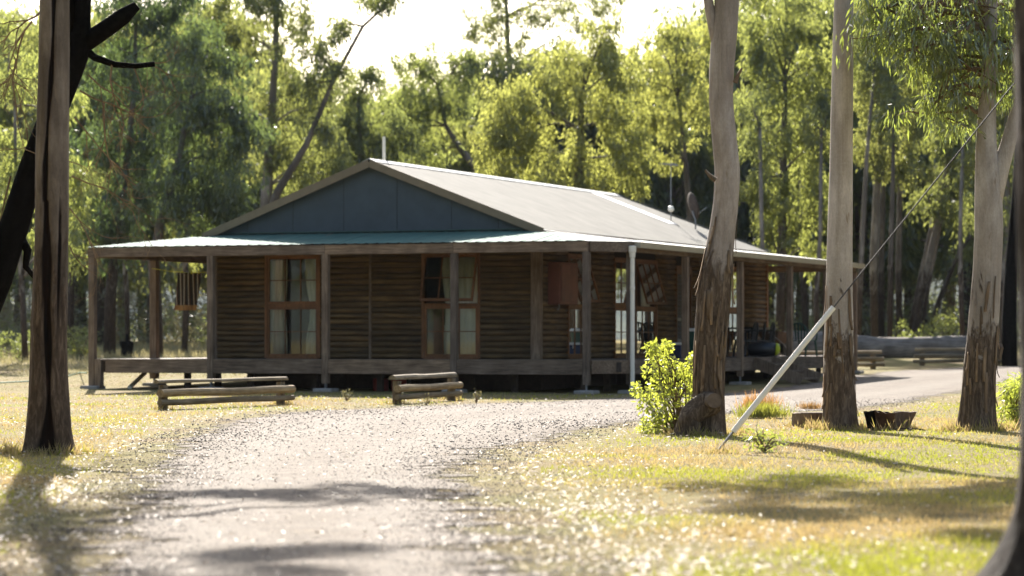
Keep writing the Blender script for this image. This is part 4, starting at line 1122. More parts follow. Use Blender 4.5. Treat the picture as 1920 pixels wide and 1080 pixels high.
t4, b4, C4, r4 = near_tree('forked_gum_tree', 'forked gum tree with drooping green leaves, at the right',
    [(1832, 810, 36), (1833, 770, 34), (1836, 700, 33), (1844, 600, 31), (1851, 500, 28.5), (1854, 430, 29), (1853, 350, 27), (1849, 270, 21), (1851, 190, 17.5), (1855, 110, 15.5), (1858, 40, 12)], Y4,
    [((6.06, 36.3, 5.6), .07), ((6.1, 36.4, 6.6), .05), ((6.2, 36.5, 8.0), .03)],
    'bark_fork', lambda h: .012 + .085 / (1 + math.exp((h - 1.3) / .25)), 12.7, crown4 + [Vector((6.4, 36.8, 7.2)), Vector((5.6, 36, 7.4)), Vector((6.1, 35.6, 8))],
    flare=.22, ridges=10, leaves=240, L=.14, W=.026, crown_r=(.28, .46))
strips(t4, b4, C4, r4, 16, .3, 1.7, 99)
p_, r_ = along([(1862, 395), (1868, 350), (1878, 310), (1893, 260), (1908, 205), (1925, 150), (1945, 70), (1960, -40)], Y4, [14, 17, 16, 14, 12.5, 11, 9, 6], b4); MB().tube(p_, r_, 14).build('fork_limb', M['bark_fork'], t4, smooth=True)
p_, r_ = along([(1862, 668), (1872, 648), (1876, 642)], Y4 + .1, [16, 11, 3], b4); MB().tube(p_, r_, 8).build('broken_stub', M['bark_fork'], t4)
# dark foreground trunk at the right edge
Y5 = 12.6
t5, b5, C5, r5 = near_tree('foreground_tree', 'dark blurred trunk in the foreground, cut by the right edge', 
    [(2030, 1126, 330), (2018, 1090, 240), (2010, 1040, 150), (2012, 960, 114), (2012, 900, 108), (2014, 700, 107), (2012, 500, 108), (2010, 250, 112), (2007, 0, 114), (2005, -300, 110)], Y5,
    [((2.5, 12.7, 4.2), .2), ((2.6, 12.8, 6.0), .15), ((2.7, 12.8, 8.0), .08)], 'bark_dark', lambda h: .05, 17.0,
    [(3.2, 12.2, 6.2), (2.2, 13, 7.0), (3.0, 13.4, 7.8), (2.6, 12.4, 8.4)], flare=.1, leaves=200)
# burnt leaning tree at the left
Y6 = 33.0
base6 = gnd(-150, 826)
bt = empty('burnt_tree', base6); tag(bt, 'leaning black burnt tree with broken limbs behind the scarred trunk', 'tree')
Y6 = base6.y
def bl(pts, rads, name='limb', mat='black', n=10, dY=0):
    p, r = along(pts, Y6 + dY, rads, base6); return MB().tube(p, r, n).build(name, M[mat], bt, smooth=True)
bl([(-150, 832), (-112, 760), (-60, 650), (-6, 520), (28, 420), (62, 310), (105, 200), (137, 120), (150, 80), (153, 40), (158, -30), (165, -120)], [40, 36, 33, 31, 28, 25, 25, 24, 24, 17, 14, 12], 'trunk')
bl([(140, 90), (172, 72), (205, 50), (232, 30), (257, 10)], [22, 18, 17, 16, 9], 'broken_limb')
bl([(150, 85), (178, 108), (215, 121), (255, 124), (290, 120)], [9, 7, 6, 5, 5], 'broken_limb')
bl([(138, 60), (128, -10), (120, -90)], [14, 13, 11], 'broken_limb')
bl([(30, 430), (52, 470), (48, 500), (64, 520)], [9, 8, 6, 4], 'broken_limb')
rt = random.Random(5)
def twig(x, y, ang, ln, w, depth, mb, dz):
    pts = [(x, y)]; a = ang
    for k in range(4):
        a += rt.uniform(-.35, .35); x += math.cos(a) * ln / 4; y += math.sin(a) * ln / 4 + ln * .02; pts.append((x, y))
    p, r = along(pts, Y6 + dz, [w, w*.85, w*.7, w*.55, w*.4], base6); mb.tube(p, r, 4, False)
    if depth:
        for k in range(3):
            q = pts[rt.choice((1, 2, 3, 4))]; twig(q[0], q[1], a + rt.uniform(-1.1, 1.1), ln * rt.uniform(.4, .7), w * .6, depth - 1, mb, dz + rt.uniform(-.2, .2))
mb = MB()
for (x, y, a, ln, w) in ((285, 122, .2, 60, 1.3), (250, 124, 1.2, 70, 1.4), (210, 120, 1.7, 110, 2.2), (195, 190, 1.9, 130, 2.0), (165, 140, 1.0, 120, 1.8), (150, 170, .4, 130, 1.8), (140, 220, .5, 130, 1.5), (135, 330, .7, 130, 1.6), (130, 390, .5, 110, 1.5), (60, 40, 2.2, 90, 2.2), (45, 60, 1.9, 120, 2.0), (30, 110, 1.6, 160, 1.8), (50, 240, 1.3, 130, 1.6), (20, 330, 1.8, 150, 2.0), (130, 460, .8, 60, 1.4), (290, 118, -.4, 40, 1.1), (80, 20, 2.8, 70, 2.6)):
    twig(x, y, a, ln, w, 3, mb, rt.uniform(-.4, .4))
mb.build('dead_twigs', M['strip'], bt)['kind'] = 'stuff'

# ---- trees of the wood behind -------------------------------------------------
def hero_tree(name, label, Y, trunk, lobes, mat_leaf='leaf_far', mat='bark_far', dens=1.0, L=.21, W=.06, grp=None, limbs=True):
    """trunk: image stations (x, y, half width); lobes: leaf masses (cx, cy, rx, ry) in the image, set at distance Y with real depth"""
    rng = np.random.default_rng(abs(hash(label)) % 1000 + 1) if False else np.random.default_rng(sum(map(ord, label)))
    bx_, by_ = trunk[0][0], trunk[0][1]
    X = (bx_ - 960) * Y / FPX; base = Vector((X, Y, gzz(X, Y)))
    t = empty(name, base); tag(t, label, 'tree', grp)
    path = pxpath(trunk, Y); path[0] = (Vector((path[0][0].x, Y, base.z - .1)), path[0][1])
    mb = MB(); mb.tube([p - base for p, r in path], [r for p, r in path], 9)
    cs, rs = [], []
    k = Y / FPX
    tip = path[-1][0]
    for cx, cy, rx, ry in lobes:
        c = at(cx, cy, Y); rw, rh = rx * k * 1.42, ry * k * 1.34; dep = .8 * (rw + rh) / 2
        if limbs:
            st = min([path[-1][0].lerp(path[-2][0], q) for q in (0, .5, 1)] + [p for p, r in path[1:]], key=lambda q: (q - c).length + max(0, q.z - c.z) * 2)
            limb(mb, st - base, c - base, .05, .02, .08, 5, 5)
        ns = max(4, int(rw * rh * 15 * dens + 1))
        for _ in range(ns):
            d = rng.normal(size=3); d /= np.linalg.norm(d); q = rng.random() ** .5 * (1.3 if rng.random() < .3 else 1.0)
            r = rng.uniform(.24, .46)
            cs.append((c.x + d[0]*q*max(.05, rw - r*.6), c.y + d[1]*q*dep*1.1, c.z + d[2]*q*max(.05, rh - r*.5))); rs.append((r*rng.uniform(.7, 1.2), r*rng.uniform(.7, 1.2), r*rng.uniform(.8, 1.5)))
    mb.build('trunk', M[mat], t, smooth=True)
    if cs:
        P, D, LL, WW = spray(cs, rs, 80, L, W, 1.0, rng, .25)
        crown_obj(P, D, LL, WW, M[mat_leaf], t, base)
    return t
G_ = 'gum trees behind the cabin'
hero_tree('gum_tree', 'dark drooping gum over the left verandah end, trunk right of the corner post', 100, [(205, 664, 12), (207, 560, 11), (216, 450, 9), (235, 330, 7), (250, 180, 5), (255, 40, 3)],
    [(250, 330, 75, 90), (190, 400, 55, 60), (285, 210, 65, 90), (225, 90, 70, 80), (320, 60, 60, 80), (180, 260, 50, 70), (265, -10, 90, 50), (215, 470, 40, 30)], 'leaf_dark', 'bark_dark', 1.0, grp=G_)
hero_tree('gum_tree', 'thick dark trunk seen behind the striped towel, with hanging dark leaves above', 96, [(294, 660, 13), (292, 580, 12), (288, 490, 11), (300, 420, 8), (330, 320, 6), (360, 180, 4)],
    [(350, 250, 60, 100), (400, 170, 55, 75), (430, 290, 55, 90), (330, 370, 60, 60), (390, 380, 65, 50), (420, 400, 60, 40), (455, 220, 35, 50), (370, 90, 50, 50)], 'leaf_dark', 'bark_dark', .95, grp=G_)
hero_tree('gum_tree', 'tall gum with several pale trunks rising behind the left roof slope', 108, [(498, 660, 15), (497, 480, 13), (500, 350, 11), (508, 240, 8), (516, 100, 6), (522, -60, 4)],
    [(470, 60, 55, 60), (560, 60, 40, 60), (435, 120, 40, 45), (530, 190, 50, 50), (590, 290, 60, 60), (480, -20, 80, 50), (600, 190, 45, 50), (560, 380, 60, 45), (640, 330, 50, 40), (520, 300, 40, 60), (400, 40, 40, 60), (540, -30, 50, 30)], 'leaf_far', 'bark_far', .8, grp=G_)
hero_tree('gum_tree', 'leaning gum whose branches reach up into the sky gap left of the ridge', 104, [(470, 660, 9), (485, 470, 8), (520, 360, 8), (575, 270, 6), (625, 150, 4), (680, 50, 3), (745, -10, 2)],
    [(635, 45, 40, 25), (700, 5, 45, 20), (630, 130, 28, 30), (600, 90, 30, 30), (735, -15, 30, 18), (580, 170, 30, 30), (610, 230, 30, 30)], 'leaf_far', 'bark_dark', .9, grp=G_)
hero_tree('gum_tree', 'shorter rounded gum just left of the roof ridge, under the sky gap', 112, [(682, 660, 8), (678, 420, 7), (676, 300, 5), (672, 180, 3)],
    [(655, 180, 45, 50), (700, 140, 22, 28), (690, 240, 50, 45), (640, 255, 38, 45), (720, 300, 50, 35), (655, 310, 45, 35), (745, 250, 35, 40)], 'leaf_far', 'bark_far', .95, grp=G_)
hero_tree('gum_tree', 'yellow-green gum with a bent bare limb, behind the white vent pipe', 118, [(905, 660, 9), (900, 420, 8), (892, 315, 7), (860, 275, 6), (835, 235, 4), (820, 160, 3)],
    [(790, 125, 50, 35), (850, 135, 45, 40), (760, 180, 50, 32), (820, 195, 50, 32), (885, 110, 26, 28), (775, 245, 42, 30), (725, 225, 36, 34), (790, 290, 45, 24), (860, 200, 30, 26)], 'leaf_bright', 'bark_dark', .9, grp=G_)
hero_tree('gum_tree', 'tall airy gum whose thin crown fills the top of the picture above the ridge', 126, [(955, 660, 8), (958, 300, 6), (955, 150, 5), (950, 30, 4), (945, -60, 3)],
    [(915, 40, 42, 32), (1000, 35, 42, 32), (895, 80, 28, 25), (960, 90, 36, 26), (1050, 10, 40, 26), (1120, 5, 50, 20), (930, -5, 40, 24), (990, 120, 26, 20), (1080, 50, 26, 20)], 'leaf_far', 'bark_far', .65, grp=G_)
hero_tree('gum_tree', 'broad bright rounded gum standing above the middle of the main roof', 106, [(1085, 660, 12), (1083, 420, 10), (1085, 300, 8), (1090, 180, 5)],
    [(1030, 140, 50, 42), (1110, 90, 50, 45), (1160, 125, 48, 50), (1080, 185, 70, 50), (960, 195, 52, 56), (1170, 225, 44, 58), (1000, 285, 60, 48), (930, 275, 42, 42), (1100, 305, 80, 42), (1190, 305, 32, 50), (945, 335, 42, 24), (1140, 45, 30, 22), (1040, 345, 60, 24), (1130, 350, 50, 22), (985, 240, 45, 45)], 'leaf_bright', 'bark_dark', 1.0, grp=G_)
hero_tree('gum_tree', 'bright gum between the antenna and the kinked trunk, with slim forking stems', 110, [(1300, 660, 7), (1295, 420, 6), (1285, 300, 5), (1270, 180, 3)],
    [(1240, 90, 42, 36), (1290, 110, 36, 44), (1230, 155, 40, 42), (1315, 195, 34, 50), (1260, 220, 42, 40), (1215, 215, 26, 34), (1330, 60, 28, 36), (1270, 55, 30, 24), (1245, 290, 26, 26)], 'leaf_bright', 'bark_dark', .8, grp=G_)
hero_tree('gum_tree', 'big bright hanging gum between the kinked trunk and the straight pale trunk', 102, [(1462, 668, 9), (1465, 500, 9), (1468, 330, 7), (1472, 150, 4)],
    [(1440, 55, 45, 45), (1500, 45, 45, 45), (1425, 160, 45, 55), (1500, 160, 50, 55), (1450, 260, 55, 50), (1525, 265, 40, 60), (1420, 345, 40, 45), (1485, 375, 60, 50), (1535, 370, 30, 50), (1405, 95, 28, 45), (1500, 465, 45, 35), (1440, 430, 40, 40), (1470, -10, 80, 35), (1540, 120, 30, 60), (1420, 500, 30, 26)], 'leaf_bright', 'bark_dark', .95, grp=G_)
hero_tree('gum_tree', 'dense gum filling the gap just right of the straight pale trunk', 104, [(1640, 668, 7), (1638, 480, 7), (1645, 330, 6), (1660, 160, 4)],
    [(1640, 50, 40, 60), (1690, 130, 50, 50), (1645, 190, 45, 55), (1715, 230, 45, 50), (1630, 290, 35, 45), (1700, 310, 45, 40), (1620, 120, 30, 60), (1690, 40, 50, 50), (1760, 60, 50, 60)], 'leaf_far', 'bark_far', 1.0, grp=G_)
hero_tree('gum_tree', 'gum with leaning stems and low bright leaves just left of the forked trunk', 108, [(1712, 668, 7), (1725, 560, 7), (1755, 430, 6), (1775, 320, 4), (1785, 220, 3)],
    [(1780, 190, 50, 50), (1800, 300, 40, 45), (1765, 270, 40, 40), (1800, 110, 50, 50), (1790, 395, 36, 36), (1740, 370, 30, 30), (1745, 150, 30, 50)], 'leaf_far', 'bark_far', .95, grp=G_)
hero_tree('gum_tree', 'gum with twin pale stems between the forked trunk and the right edge', 98, [(1885, 668, 10), (1882, 520, 9), (1890, 420, 8), (1886, 300, 6), (1892, 150, 4)],
    [(1890, 330, 36, 50), (1905, 240, 34, 50), (1880, 170, 40, 50), (1895, 60, 50, 60), (1910, 420, 26, 40), (1870, 430, 20, 30)], 'leaf_far', 'bark_far', .95, grp=G_)
hero_tree('gum_tree', 'wispy gum at the far left behind the burnt tree', 90, [(48, 682, 6), (44, 600, 6), (40, 520, 5), (30, 380, 4), (28, 200, 3)],
    [(30, 160, 45, 70), (60, 330, 60, 50), (10, 380, 40, 60), (120, 420, 50, 50), (140, 330, 40, 50), (20, 260, 40, 45), (70, 450, 50, 30), (150, 480, 30, 25), (105, 210, 50, 50), (10, 60, 30, 40)], 'leaf_bright', 'bark_far', .55, grp=G_)
hero_tree('black_trunk_tree', 'charred black trunk between the forked tree and the right edge', 84, [(1893, 672, 15), (1892, 600, 14), (1896, 500, 12), (1905, 380, 9), (1915, 200, 6)], [(1915, 150, 40, 50), (1930, 40, 50, 60)], 'leaf_dark', 'black', .7)
# slim leafless-looking stems of the wood, told apart by where they stand
stems = [((1608, 668, 5), (1615, 480, 5), (1625, 300, 4), (1640, 120, 2), 'slim pale stem just right of the straight trunk'),
         ((1652, 668, 7), (1652, 500, 6), (1656, 330, 5), (1660, 160, 3), 'brown stem, first of a trio right of the straight trunk'),
         ((1668, 668, 5), (1670, 500, 5), (1674, 340, 4), (1676, 180, 3), 'brown stem, second of a trio right of the straight trunk'),
         ((1686, 668, 7), (1685, 500, 6), (1688, 330, 5), (1694, 150, 3), 'brown stem, third of a trio right of the straight trunk'),
         ((1700, 668, 5), (1722, 540, 5), (1752, 400, 4), (1790, 230, 3), 'stem leaning right above the fallen log'),
         ((1735, 668, 5), (1762, 560, 5), (1800, 470, 4), (1835, 420, 2), 'dark stem bending far right behind the split-log bench'),
         ((1722, 668, 4), (1740, 540, 4), (1772, 380, 3), (1800, 250, 2), 'thin stem crossing behind the leaning stems'),
         ((1806, 668, 5), (1802, 560, 5), (1800, 440, 4), (1806, 250, 3), 'straight thin stem left of the forked trunk'),
         ((1428, 668, 5), (1432, 540, 5), (1428, 420, 4), (1425, 240, 3), 'thin stem seen under the far verandah roof'),
         ((1512, 668, 7), (1508, 560, 6), (1500, 440, 5), (1505, 250, 3), 'brown stem seen behind the green plastic chair'),
         ((1535, 668, 5), (1530, 560, 5), (1538, 440, 4), (1540, 250, 3), 'thin stem at the left side of the straight pale trunk'),
         ((132, 664, 8), (132, 590, 7), (134, 500, 6), (140, 380, 4), 'short brown trunk just right of the scarred tree'),
         ((345, 656, 6), (350, 560, 6), (346, 470, 5), (352, 350, 3), 'grey trunk seen right of the towel at the verandah end'),
         ((240, 655, 5), (238, 560, 5), (232, 460, 4), (226, 330, 3), 'thin trunk between the two left verandah posts')]
for a, b, c, d, lab in stems:
    hero_tree('slim_gum_tree', lab, R.uniform(98, 112), [a, b, c, d], [(d[0] + R.uniform(-15, 15), d[1] + R.uniform(-20, 40), R.uniform(26, 40), R.uniform(30, 45)), (d[0] + R.uniform(-25, 25), d[1] - 40, 30, 36)],
              'leaf_far', 'bark_dark' if 'dark' in lab or 'brown' in lab else 'bark_far', .7, grp='slim stems of the wood')

# deeper wood: copies of three builds
def proto(seed, H, label):
    rr = random.Random(seed); rng = np.random.default_rng(seed)
    t = empty('deep_wood_tree', (0, 0, 0)); tag(t, label, 'tree', 'gum trees deep in the wood')
    mb = MB(); top = Vector((rr.uniform(-.5, .5), rr.uniform(-.5, .5), H * .82))
    pts = [Vector((0, 0, -.1)), Vector((rr.uniform(-.1, .1), 0, H*.25)), Vector((top.x*.5 + rr.uniform(-.2, .2), top.y*.5, H*.55)), top]
    mb.tube(pts, [.2, .16, .11, .04], 8)
    cs, rs = [], []
    for k in range(30):
        z = H * rr.uniform(.30, .98); a = rr.uniform(0, 6.28); d = H * .24 * rr.uniform(.3, 1.0) * (1.2 - .5 * z / H)
        c = Vector((top.x * z / H + math.cos(a) * d, top.y * z / H + math.sin(a) * d, z)); st = pts[1].lerp(pts[2], min(1, max(0, (z - H*.25) / (H*.3) - .3)))
        limb(mb, st, c, .05, .015, .1, 4, 5)
        for _ in range(7):
            r = rr.uniform(.35, .6); cs.append(c + Vector((rr.gauss(0, .55), rr.gauss(0, .55), rr.gauss(0, .45)))); rs.append((r, r, r*.85))
    mb.build('trunk', M['bark_far'], t, smooth=True)
    P, D, LL, WW = spray([tuple(c) for c in cs], rs, 85, .26, .075, 1.0, rng, .3)
    crown_obj(P, D, LL, WW, M['leaf_bright' if seed == 14 else 'leaf_far'], t, (0, 0, 0))
    return t
def copy_tree(o):
    c = o.copy(); COL.objects.link(c)
    for ch in list(o.children):
        d = ch.copy(); d.parent = c; COL.objects.link(d)
    return c
LW = 'slim gum tree deep in the wood behind the cabin, half hidden by nearer trees'
protos = [proto(s, 9.0, LW) for s in (3, 14, 25)]
spots = []
for i in range(66):
    px = -80 + i * 32 + R.uniform(-18, 18); Y = R.uniform(122, 165)
    lim = 10 if px < 520 else 190 if px < 640 else 150 if px < 915 else 70 if px < 1140 else 110 if px < 1270 else 20 if px < 1400 else -40
    spots.append((px, Y, lim + R.uniform(0, 110)))
for i, (px, Y, ytop) in enumerate(spots):
    o = protos[i] if i < 3 else copy_tree(protos[i % 3])
    X = (px - 960) * Y / FPX; zg = gzz(X, Y); h = EYE + (HY - ytop) * Y / FPX - zg; s = h / 9.3
    o.location = (X, Y, zg); o.rotation_euler = (0, 0, R.uniform(0, 6.28)); o.scale = (s * R.uniform(.9, 1.2), s * R.uniform(.9, 1.2), s)

# gum trees all round the clearing, outside the picture: the windows mirror them
for i in range(84):
    if i < 56: X, Y = R.uniform(27, 80), 40 + i * 1.9 + R.uniform(-2, 2)
    else: X, Y = -30 - R.uniform(0, 30) + (i - 56) * 2.2, 40 - (i - 56) * 2.8 + R.uniform(-3, 3)
    if abs(X) < .2 * Y + 5 and Y > 5: continue
    o = copy_tree(protos[i % 3]); o['label'] = 'gum tree round the clearing, outside the picture, mirrored in the cabin windows'; o['group'] = 'gum trees round the clearing'
    sc_ = R.uniform(1.3, 1.9); o.location = (X, Y, gzz(X, Y)); o.rotation_euler = (0, 0, R.uniform(0, 6.28)); o.scale = (sc_, sc_, sc_)

# undergrowth: one mass of low scrub along the edge of the wood
def scrub(name, n_clump, xr, yr, zr, rad, per, L, W, mat, kind_label, seed):
    rng = np.random.default_rng(seed); px = rng.uniform(*xr, n_clump); Y = rng.uniform(*yr, n_clump); X = (px - 960) * Y / FPX
    Z = gz_np(X, Y) + rng.uniform(*zr, n_clump) * rng.random(n_clump)
    r = rng.uniform(*rad, n_clump); cs = np.stack([X, Y, Z + r * .6], 1); rs = np.stack([r * 1.2, r * 1.2, r], 1)
    P, D, LL, WW = spray(cs, rs, per, L, W, .2, rng, .1)
    P[:, 2] = np.maximum(P[:, 2], gz_np(P[:, 0], P[:, 1]) + .02)
    V, F = leaf_arrays(P, D, LL, WW, rng=rng); o = np_obj(name, V, F, mat, rnd=rng.random(len(F)))
    return tag(o, kind_label, 'undergrowth', kind='stuff')
scrub('undergrowth', 800, (-100, 2020), (112, 160), (0, 3.4), (.5, 1.0), 70, .30, .05, M['leaf_grey'], 'grey dry scrub under the trees of the wood', 5)
scrub('green_undergrowth', 620, (-100, 2020), (114, 175), (0, 4.6), (.5, 1.1), 80, .26, .06, M['leaf_far'], 'green low growth under the trees of the wood', 6)
# separate bushes at the edge of the wood
def bush(px, py, Y, w, h, label, mat='leaf_far', n=14, per=70, L=.14, W=.035, name='bush', hang=.1, stem=True, cat='bush', dome=True):
    rng = np.random.default_rng(int(px * 7 + py)); X = (px - 960) * Y / FPX; base = Vector((X, Y, gzz(X, Y))); k = Y / FPX
    t = empty(name, base); tag(t, label, cat)
    cs, rs = [], []; mb = MB()
    for _ in range(n):
        a = rng.uniform(0, 6.28); q = rng.random() ** .5; r = rng.uniform(.16, .3) * h * k
        zz = (h * k - r) * rng.random() * (math.sqrt(max(.05, 1 - q*q)) if dome else 1)
        c = Vector((math.cos(a) * q * (w*k/2 - r*.5), math.sin(a) * q * (w*k/2), r * .6 + zz)); cs.append(tuple(c)); rs.append((r, r, r)); limb(mb, (0, 0, 0), c, .012, .004, .08, 4, 4)
    if stem: mb.build('stems', M['strip'], t)
    P, D, LL, WW = spray(cs, rs, per, L, W, hang, rng, .1); P[:, 2] = np.maximum(P[:, 2], .01)
    V, F = leaf_arrays(P, D, LL, WW, rng=rng); np_obj('foliage', V, F, M[mat], t, rnd=rng.random(len(F)))
    return t
bush(35, 650, 92, 190, 62, 'grey-green bush at the left edge beyond the dry grass', 'leaf_far', 20)
bush(150, 664, 94, 60, 75, 'pale green bush right of the scarred trunk', 'leaf_far', 12)
bush(1450, 660, 98, 90, 60, 'bright bush seen under the verandah roof beside the log corner', 'leaf_bright', 14)
bush(1720, 655, 104, 110, 80, 'green bush behind the fallen log, under the leaning stems', 'leaf_bright', 16)
bush(1775, 655, 104, 60, 100, 'tall narrow bright bush behind the fallen log', 'leaf_bright', 12)

# sucker shrub at the foot of the kinked tree
sh = empty('sucker_shrub', gnd(1262, 812)); tag(sh, 'bright yellow-green shrub of round leaves at the foot of the kinked tree', 'shrub')
bs = sh.location.copy(); mb = MB(); rng = np.random.default_rng(42); cs = []; rs = []
for cx, cy, rr_ in ((1238, 660, 16), (1225, 690, 20), (1250, 690, 22), (1228, 725, 24), (1260, 720, 26), (1290, 715, 22), (1305, 735, 18), (1215, 755, 20), (1245, 755, 26), (1275, 750, 24), (1225, 785, 22), (1250, 785, 24), (1212, 805, 15), (1235, 808, 16), (1288, 690, 14), (1300, 670, 9), (1200, 735, 14), (1310, 715, 12), (1222, 650, 10), (1248, 645, 9)):
    for _ in range(2):
        Yc = bs.y + rng.uniform(-.45, .3); c = at(cx + rng.uniform(-8, 8), cy + rng.uniform(-8, 8), Yc) - bs; c.z = max(c.z, .06); r = rr_ * Yc / FPX
        cs.append(tuple(c)); rs.append((r, r, r)); limb(mb, (R.uniform(-.08, .18), 0, 0), c, .012, .004, .06, 5, 5)
mb.build('stems', M['strip'], sh)
P, D, LL, WW = spray(cs, rs, 72, .058, .036, .25, rng, .1); zz_ = rng.uniform(.4, 1.45, len(LL)); LL *= zz_; WW *= zz_ * rng.uniform(.6, 1.1, len(LL)); P[:, 2] = np.maximum(P[:, 2], .015)
V, F = leaf_arrays(P, D, LL, WW, rng=rng); np_obj('foliage', V, F, M['leaf_shrub'], sh, rnd=rng.random(len(F)))
# bush at the right edge, long narrow leaves
g = gnd(1902, 802); bush(1912, 802, g.y, 92, 98, 'bright green narrow-leaved bush right of the forked tree', 'leaf_shrub', 26, 90, .10, .018, hang=.5, dome=False)
# weeds
g = gnd(1432, 848); bush(1432, 848, g.y, 78, 62, 'small dark leafy weed by the foot of the stay pole', 'leaf_near', 12, 16, .085, .018, name='weed', cat='weed')
for px_, py_, lab in ((750, 757, 'dry weed in front of the short split-log bench post'), (800, 760, 'pale weed before the middle of the short bench'), (650, 752, 'single weed on the bare ground between the two front benches'), (893, 756, 'thin weed just right of the short split-log bench')):
    g = gnd(px_, py_); bush(px_, py_, g.y, 26, 28, lab, 'leaf_grey', 5, 12, .07, .016, name='weed', cat='weed')

def tuft(px, py, w, h, n, label, mat):
    g = gnd(px, py); k = g.y / FPX; rng = np.random.default_rng(int(px)); o_ = np.stack([rng.normal(0, w*k/4, n), rng.normal(0, w*k/5, n), np.zeros(n)], 1)
    D = unit(np.stack([rng.normal(0, .35, n), rng.normal(0, .35, n), np.ones(n)], 1)); V, F = leaf_arrays(o_, D, h * k * rng.uniform(.4, 1.1, n), .012, rng=rng)
    t = np_obj('grass_tuft', V, F, mat, rnd=rng.random(n), loc=g); tag(t, label, 'grass tuft')
M['straw'] = leaf_mat('dry_grass', (.19, .165, .085), (.33, .29, .17), (.36, .31, .16), .42, .5, .03)
M['grass'] = leaf_mat('short_grass', (.15, .15, .025), (.33, .29, .07), (.46, .44, .07), .5, .5, .03)
M['rust'] = leaf_mat('rusty_grass', (.20, .12, .05), (.36, .24, .10), (.48, .26, .09), .45, .5, .03)
tuft(1430, 784, 85, 34, 900, 'yellow-green grass tuft left of the straight trunk', M['grass'])
tuft(1425, 770, 70, 40, 380, 'rusty dry grass tuft behind the yellow-green one', M['rust'])
tuft(1520, 768, 40, 18, 200, 'low rusty grass tuft beside the cut block', M['rust'])
tuft(150, 668, 60, 22, 300, 'strappy green tuft by the left corner post', M['grass'])

# ---- cut block and burnt hollow trough beside the straight tree ---------------------------------
g = gnd(1520, 801); k = g.y / FPX
cb = MB(); n = 14
cb.lathe([(.235, -.05), (.225, .1), (.215, .185), (.19, .20)], n); cb.v = [(x * 1.15 * (1 + .05 * math.sin(z*40 + x*20)), y * .8, z) for x, y, z in cb.v]
cbo = cb.build('cut_stump', M['strip'], None, g, False); tag(cbo, 'low sawn-off stump at the left foot of the straight trunk', 'stump')
g = gnd(1666, 806); k = g.y / FPX
hs = empty('hollow_stump', g); tag(hs, 'low burnt hollow stump flaring to the right of the straight trunk', 'stump')
def shell(a0, a1, mat, name, ragged):
    n = 22; rows = 5; mb = MB()
    for side in (1.0, .84):
        for j in range(rows):
            t = j / (rows - 1)
            for i in range(n + 1):
                a = a0 + (a1 - a0) * i / n; rag = ragged * mnoise.noise(Vector((a * 4, 1.7, 0))) * .9
                z = t * (.235 + rag * .10); f = 1 + .34 * t * (1 if math.cos(a) > 0 else .55)
                lum = 1 + .06 * mnoise.noise(Vector((a * 3, z * 6, 2)))
                mb.v.append((.265 * math.cos(a) * f * side * lum, .19 * math.sin(a) * (1 + .2*t) * side * lum, z))
    m = n + 1; q = rows * m
    for j in range(rows - 1):
        for i in range(n):
            mb.f.append((j*m+i, j*m+i+1, (j+1)*m+i+1, (j+1)*m+i)); mb.f.append((q+j*m+i, q+(j+1)*m+i, q+(j+1)*m+i+1, q+j*m+i+1))
    for i in range(n): mb.f.append(((rows-1)*m+i, (rows-1)*m+i+1, q+(rows-1)*m+i+1, q+(rows-1)*m+i))
    for e in (0, n):
        for j in range(rows - 1): mb.f.append((j*m+e, (j+1)*m+e, q+(j+1)*m+e, q+j*m+e))
    return mb.build(name, mat, hs, smooth=False)
M['scorch'] = flat_mat('scorched_wood', (.085, .042, .02), .85, .6, 7, .2, 0, .5)
M['greywood'] = wood_mat('grey_old_wood', (.09, .065, .05), (.20, .155, .125), (.28, .225, .185), 2, .9)
shell(-math.pi * .45, math.pi * .40, M['greywood'], 'sound_side', .1)
shell(-math.pi * .72, -math.pi * .45, M['scorch'], 'scorched_side', .5)
shell(math.pi * .40, math.pi * 1.28, M['black'], 'burnt_side', .45)
gk = gnd(1700, 808); sk = [gk + Vector((dx, dy, .012 + dz)) for dx, dy, dz in ((-.22, 0, .0), (-.05, .02, .02), (.12, -.05, .015), (.22, -.12, .0))]
tag(MB().tube(sk, .009, 5).build('fallen_stick', M['stump']), 'thin dark stick on the grass before the hollow stump', 'stick')

# ---- fallen log, burnt stump in the meadow ------------------------------------------------------
gl = gnd(1640, 671); Yl = gl.y
fl = MB(); st_ = []
for t in np.linspace(0, 1, 26):
    px = 1425 + (1872 - 1425) * t; r = (25 - 4 * t + 2.0 * math.sin(t * 9) + (0 if t < .96 else -12 * (t - .96) / .04)) * Yl / FPX
    X = (px - 960) * Yl / FPX; st_.append((Vector((X, Yl + 1.0 * (t - .5), gzz(X, Yl) + r * .85 + .03 * math.sin(t * 6))), r))
fl.tube([p for p, r in st_], [r for p, r in st_], 18)
fl.v = [tuple(Vector(p) + Vector((0, 0, .03 * mnoise.noise(Vector(p) * 1.5)))) for p in fl.v]
M['deadlog'] = wood_mat('silvery_dead_log', (.09, .08, .07), (.25, .225, .20), (.40, .37, .33), 0, .9, 5)
tag(fl.build('fallen_log', M['deadlog'], None, smooth=True), 'long thick grey fallen log lying behind the benches at the right', 'log')
gs = gnd(238, 671); bsq = empty('burnt_stump', gs); tag(bsq, 'squat charred black stump with a narrow top spike, beyond the verandah', 'stump')
ks = gs.y / FPX
mb = MB(); prof = [(9, 0), (11, 5), (10.5, 16), (12.5, 24), (13, 30), (9, 31.5)]
mb.lathe([(r * ks * 1.0, z * ks) for r, z in prof], 14); mb.v = [(x * (1 + .22 * mnoise.noise(Vector((x*6, y*6, z*5)))), y * (1 + .2 * mnoise.noise(Vector((x*6, y*6, z*7)))), z) for x, y, z in mb.v]
mb.build('body', M['black'], bsq)
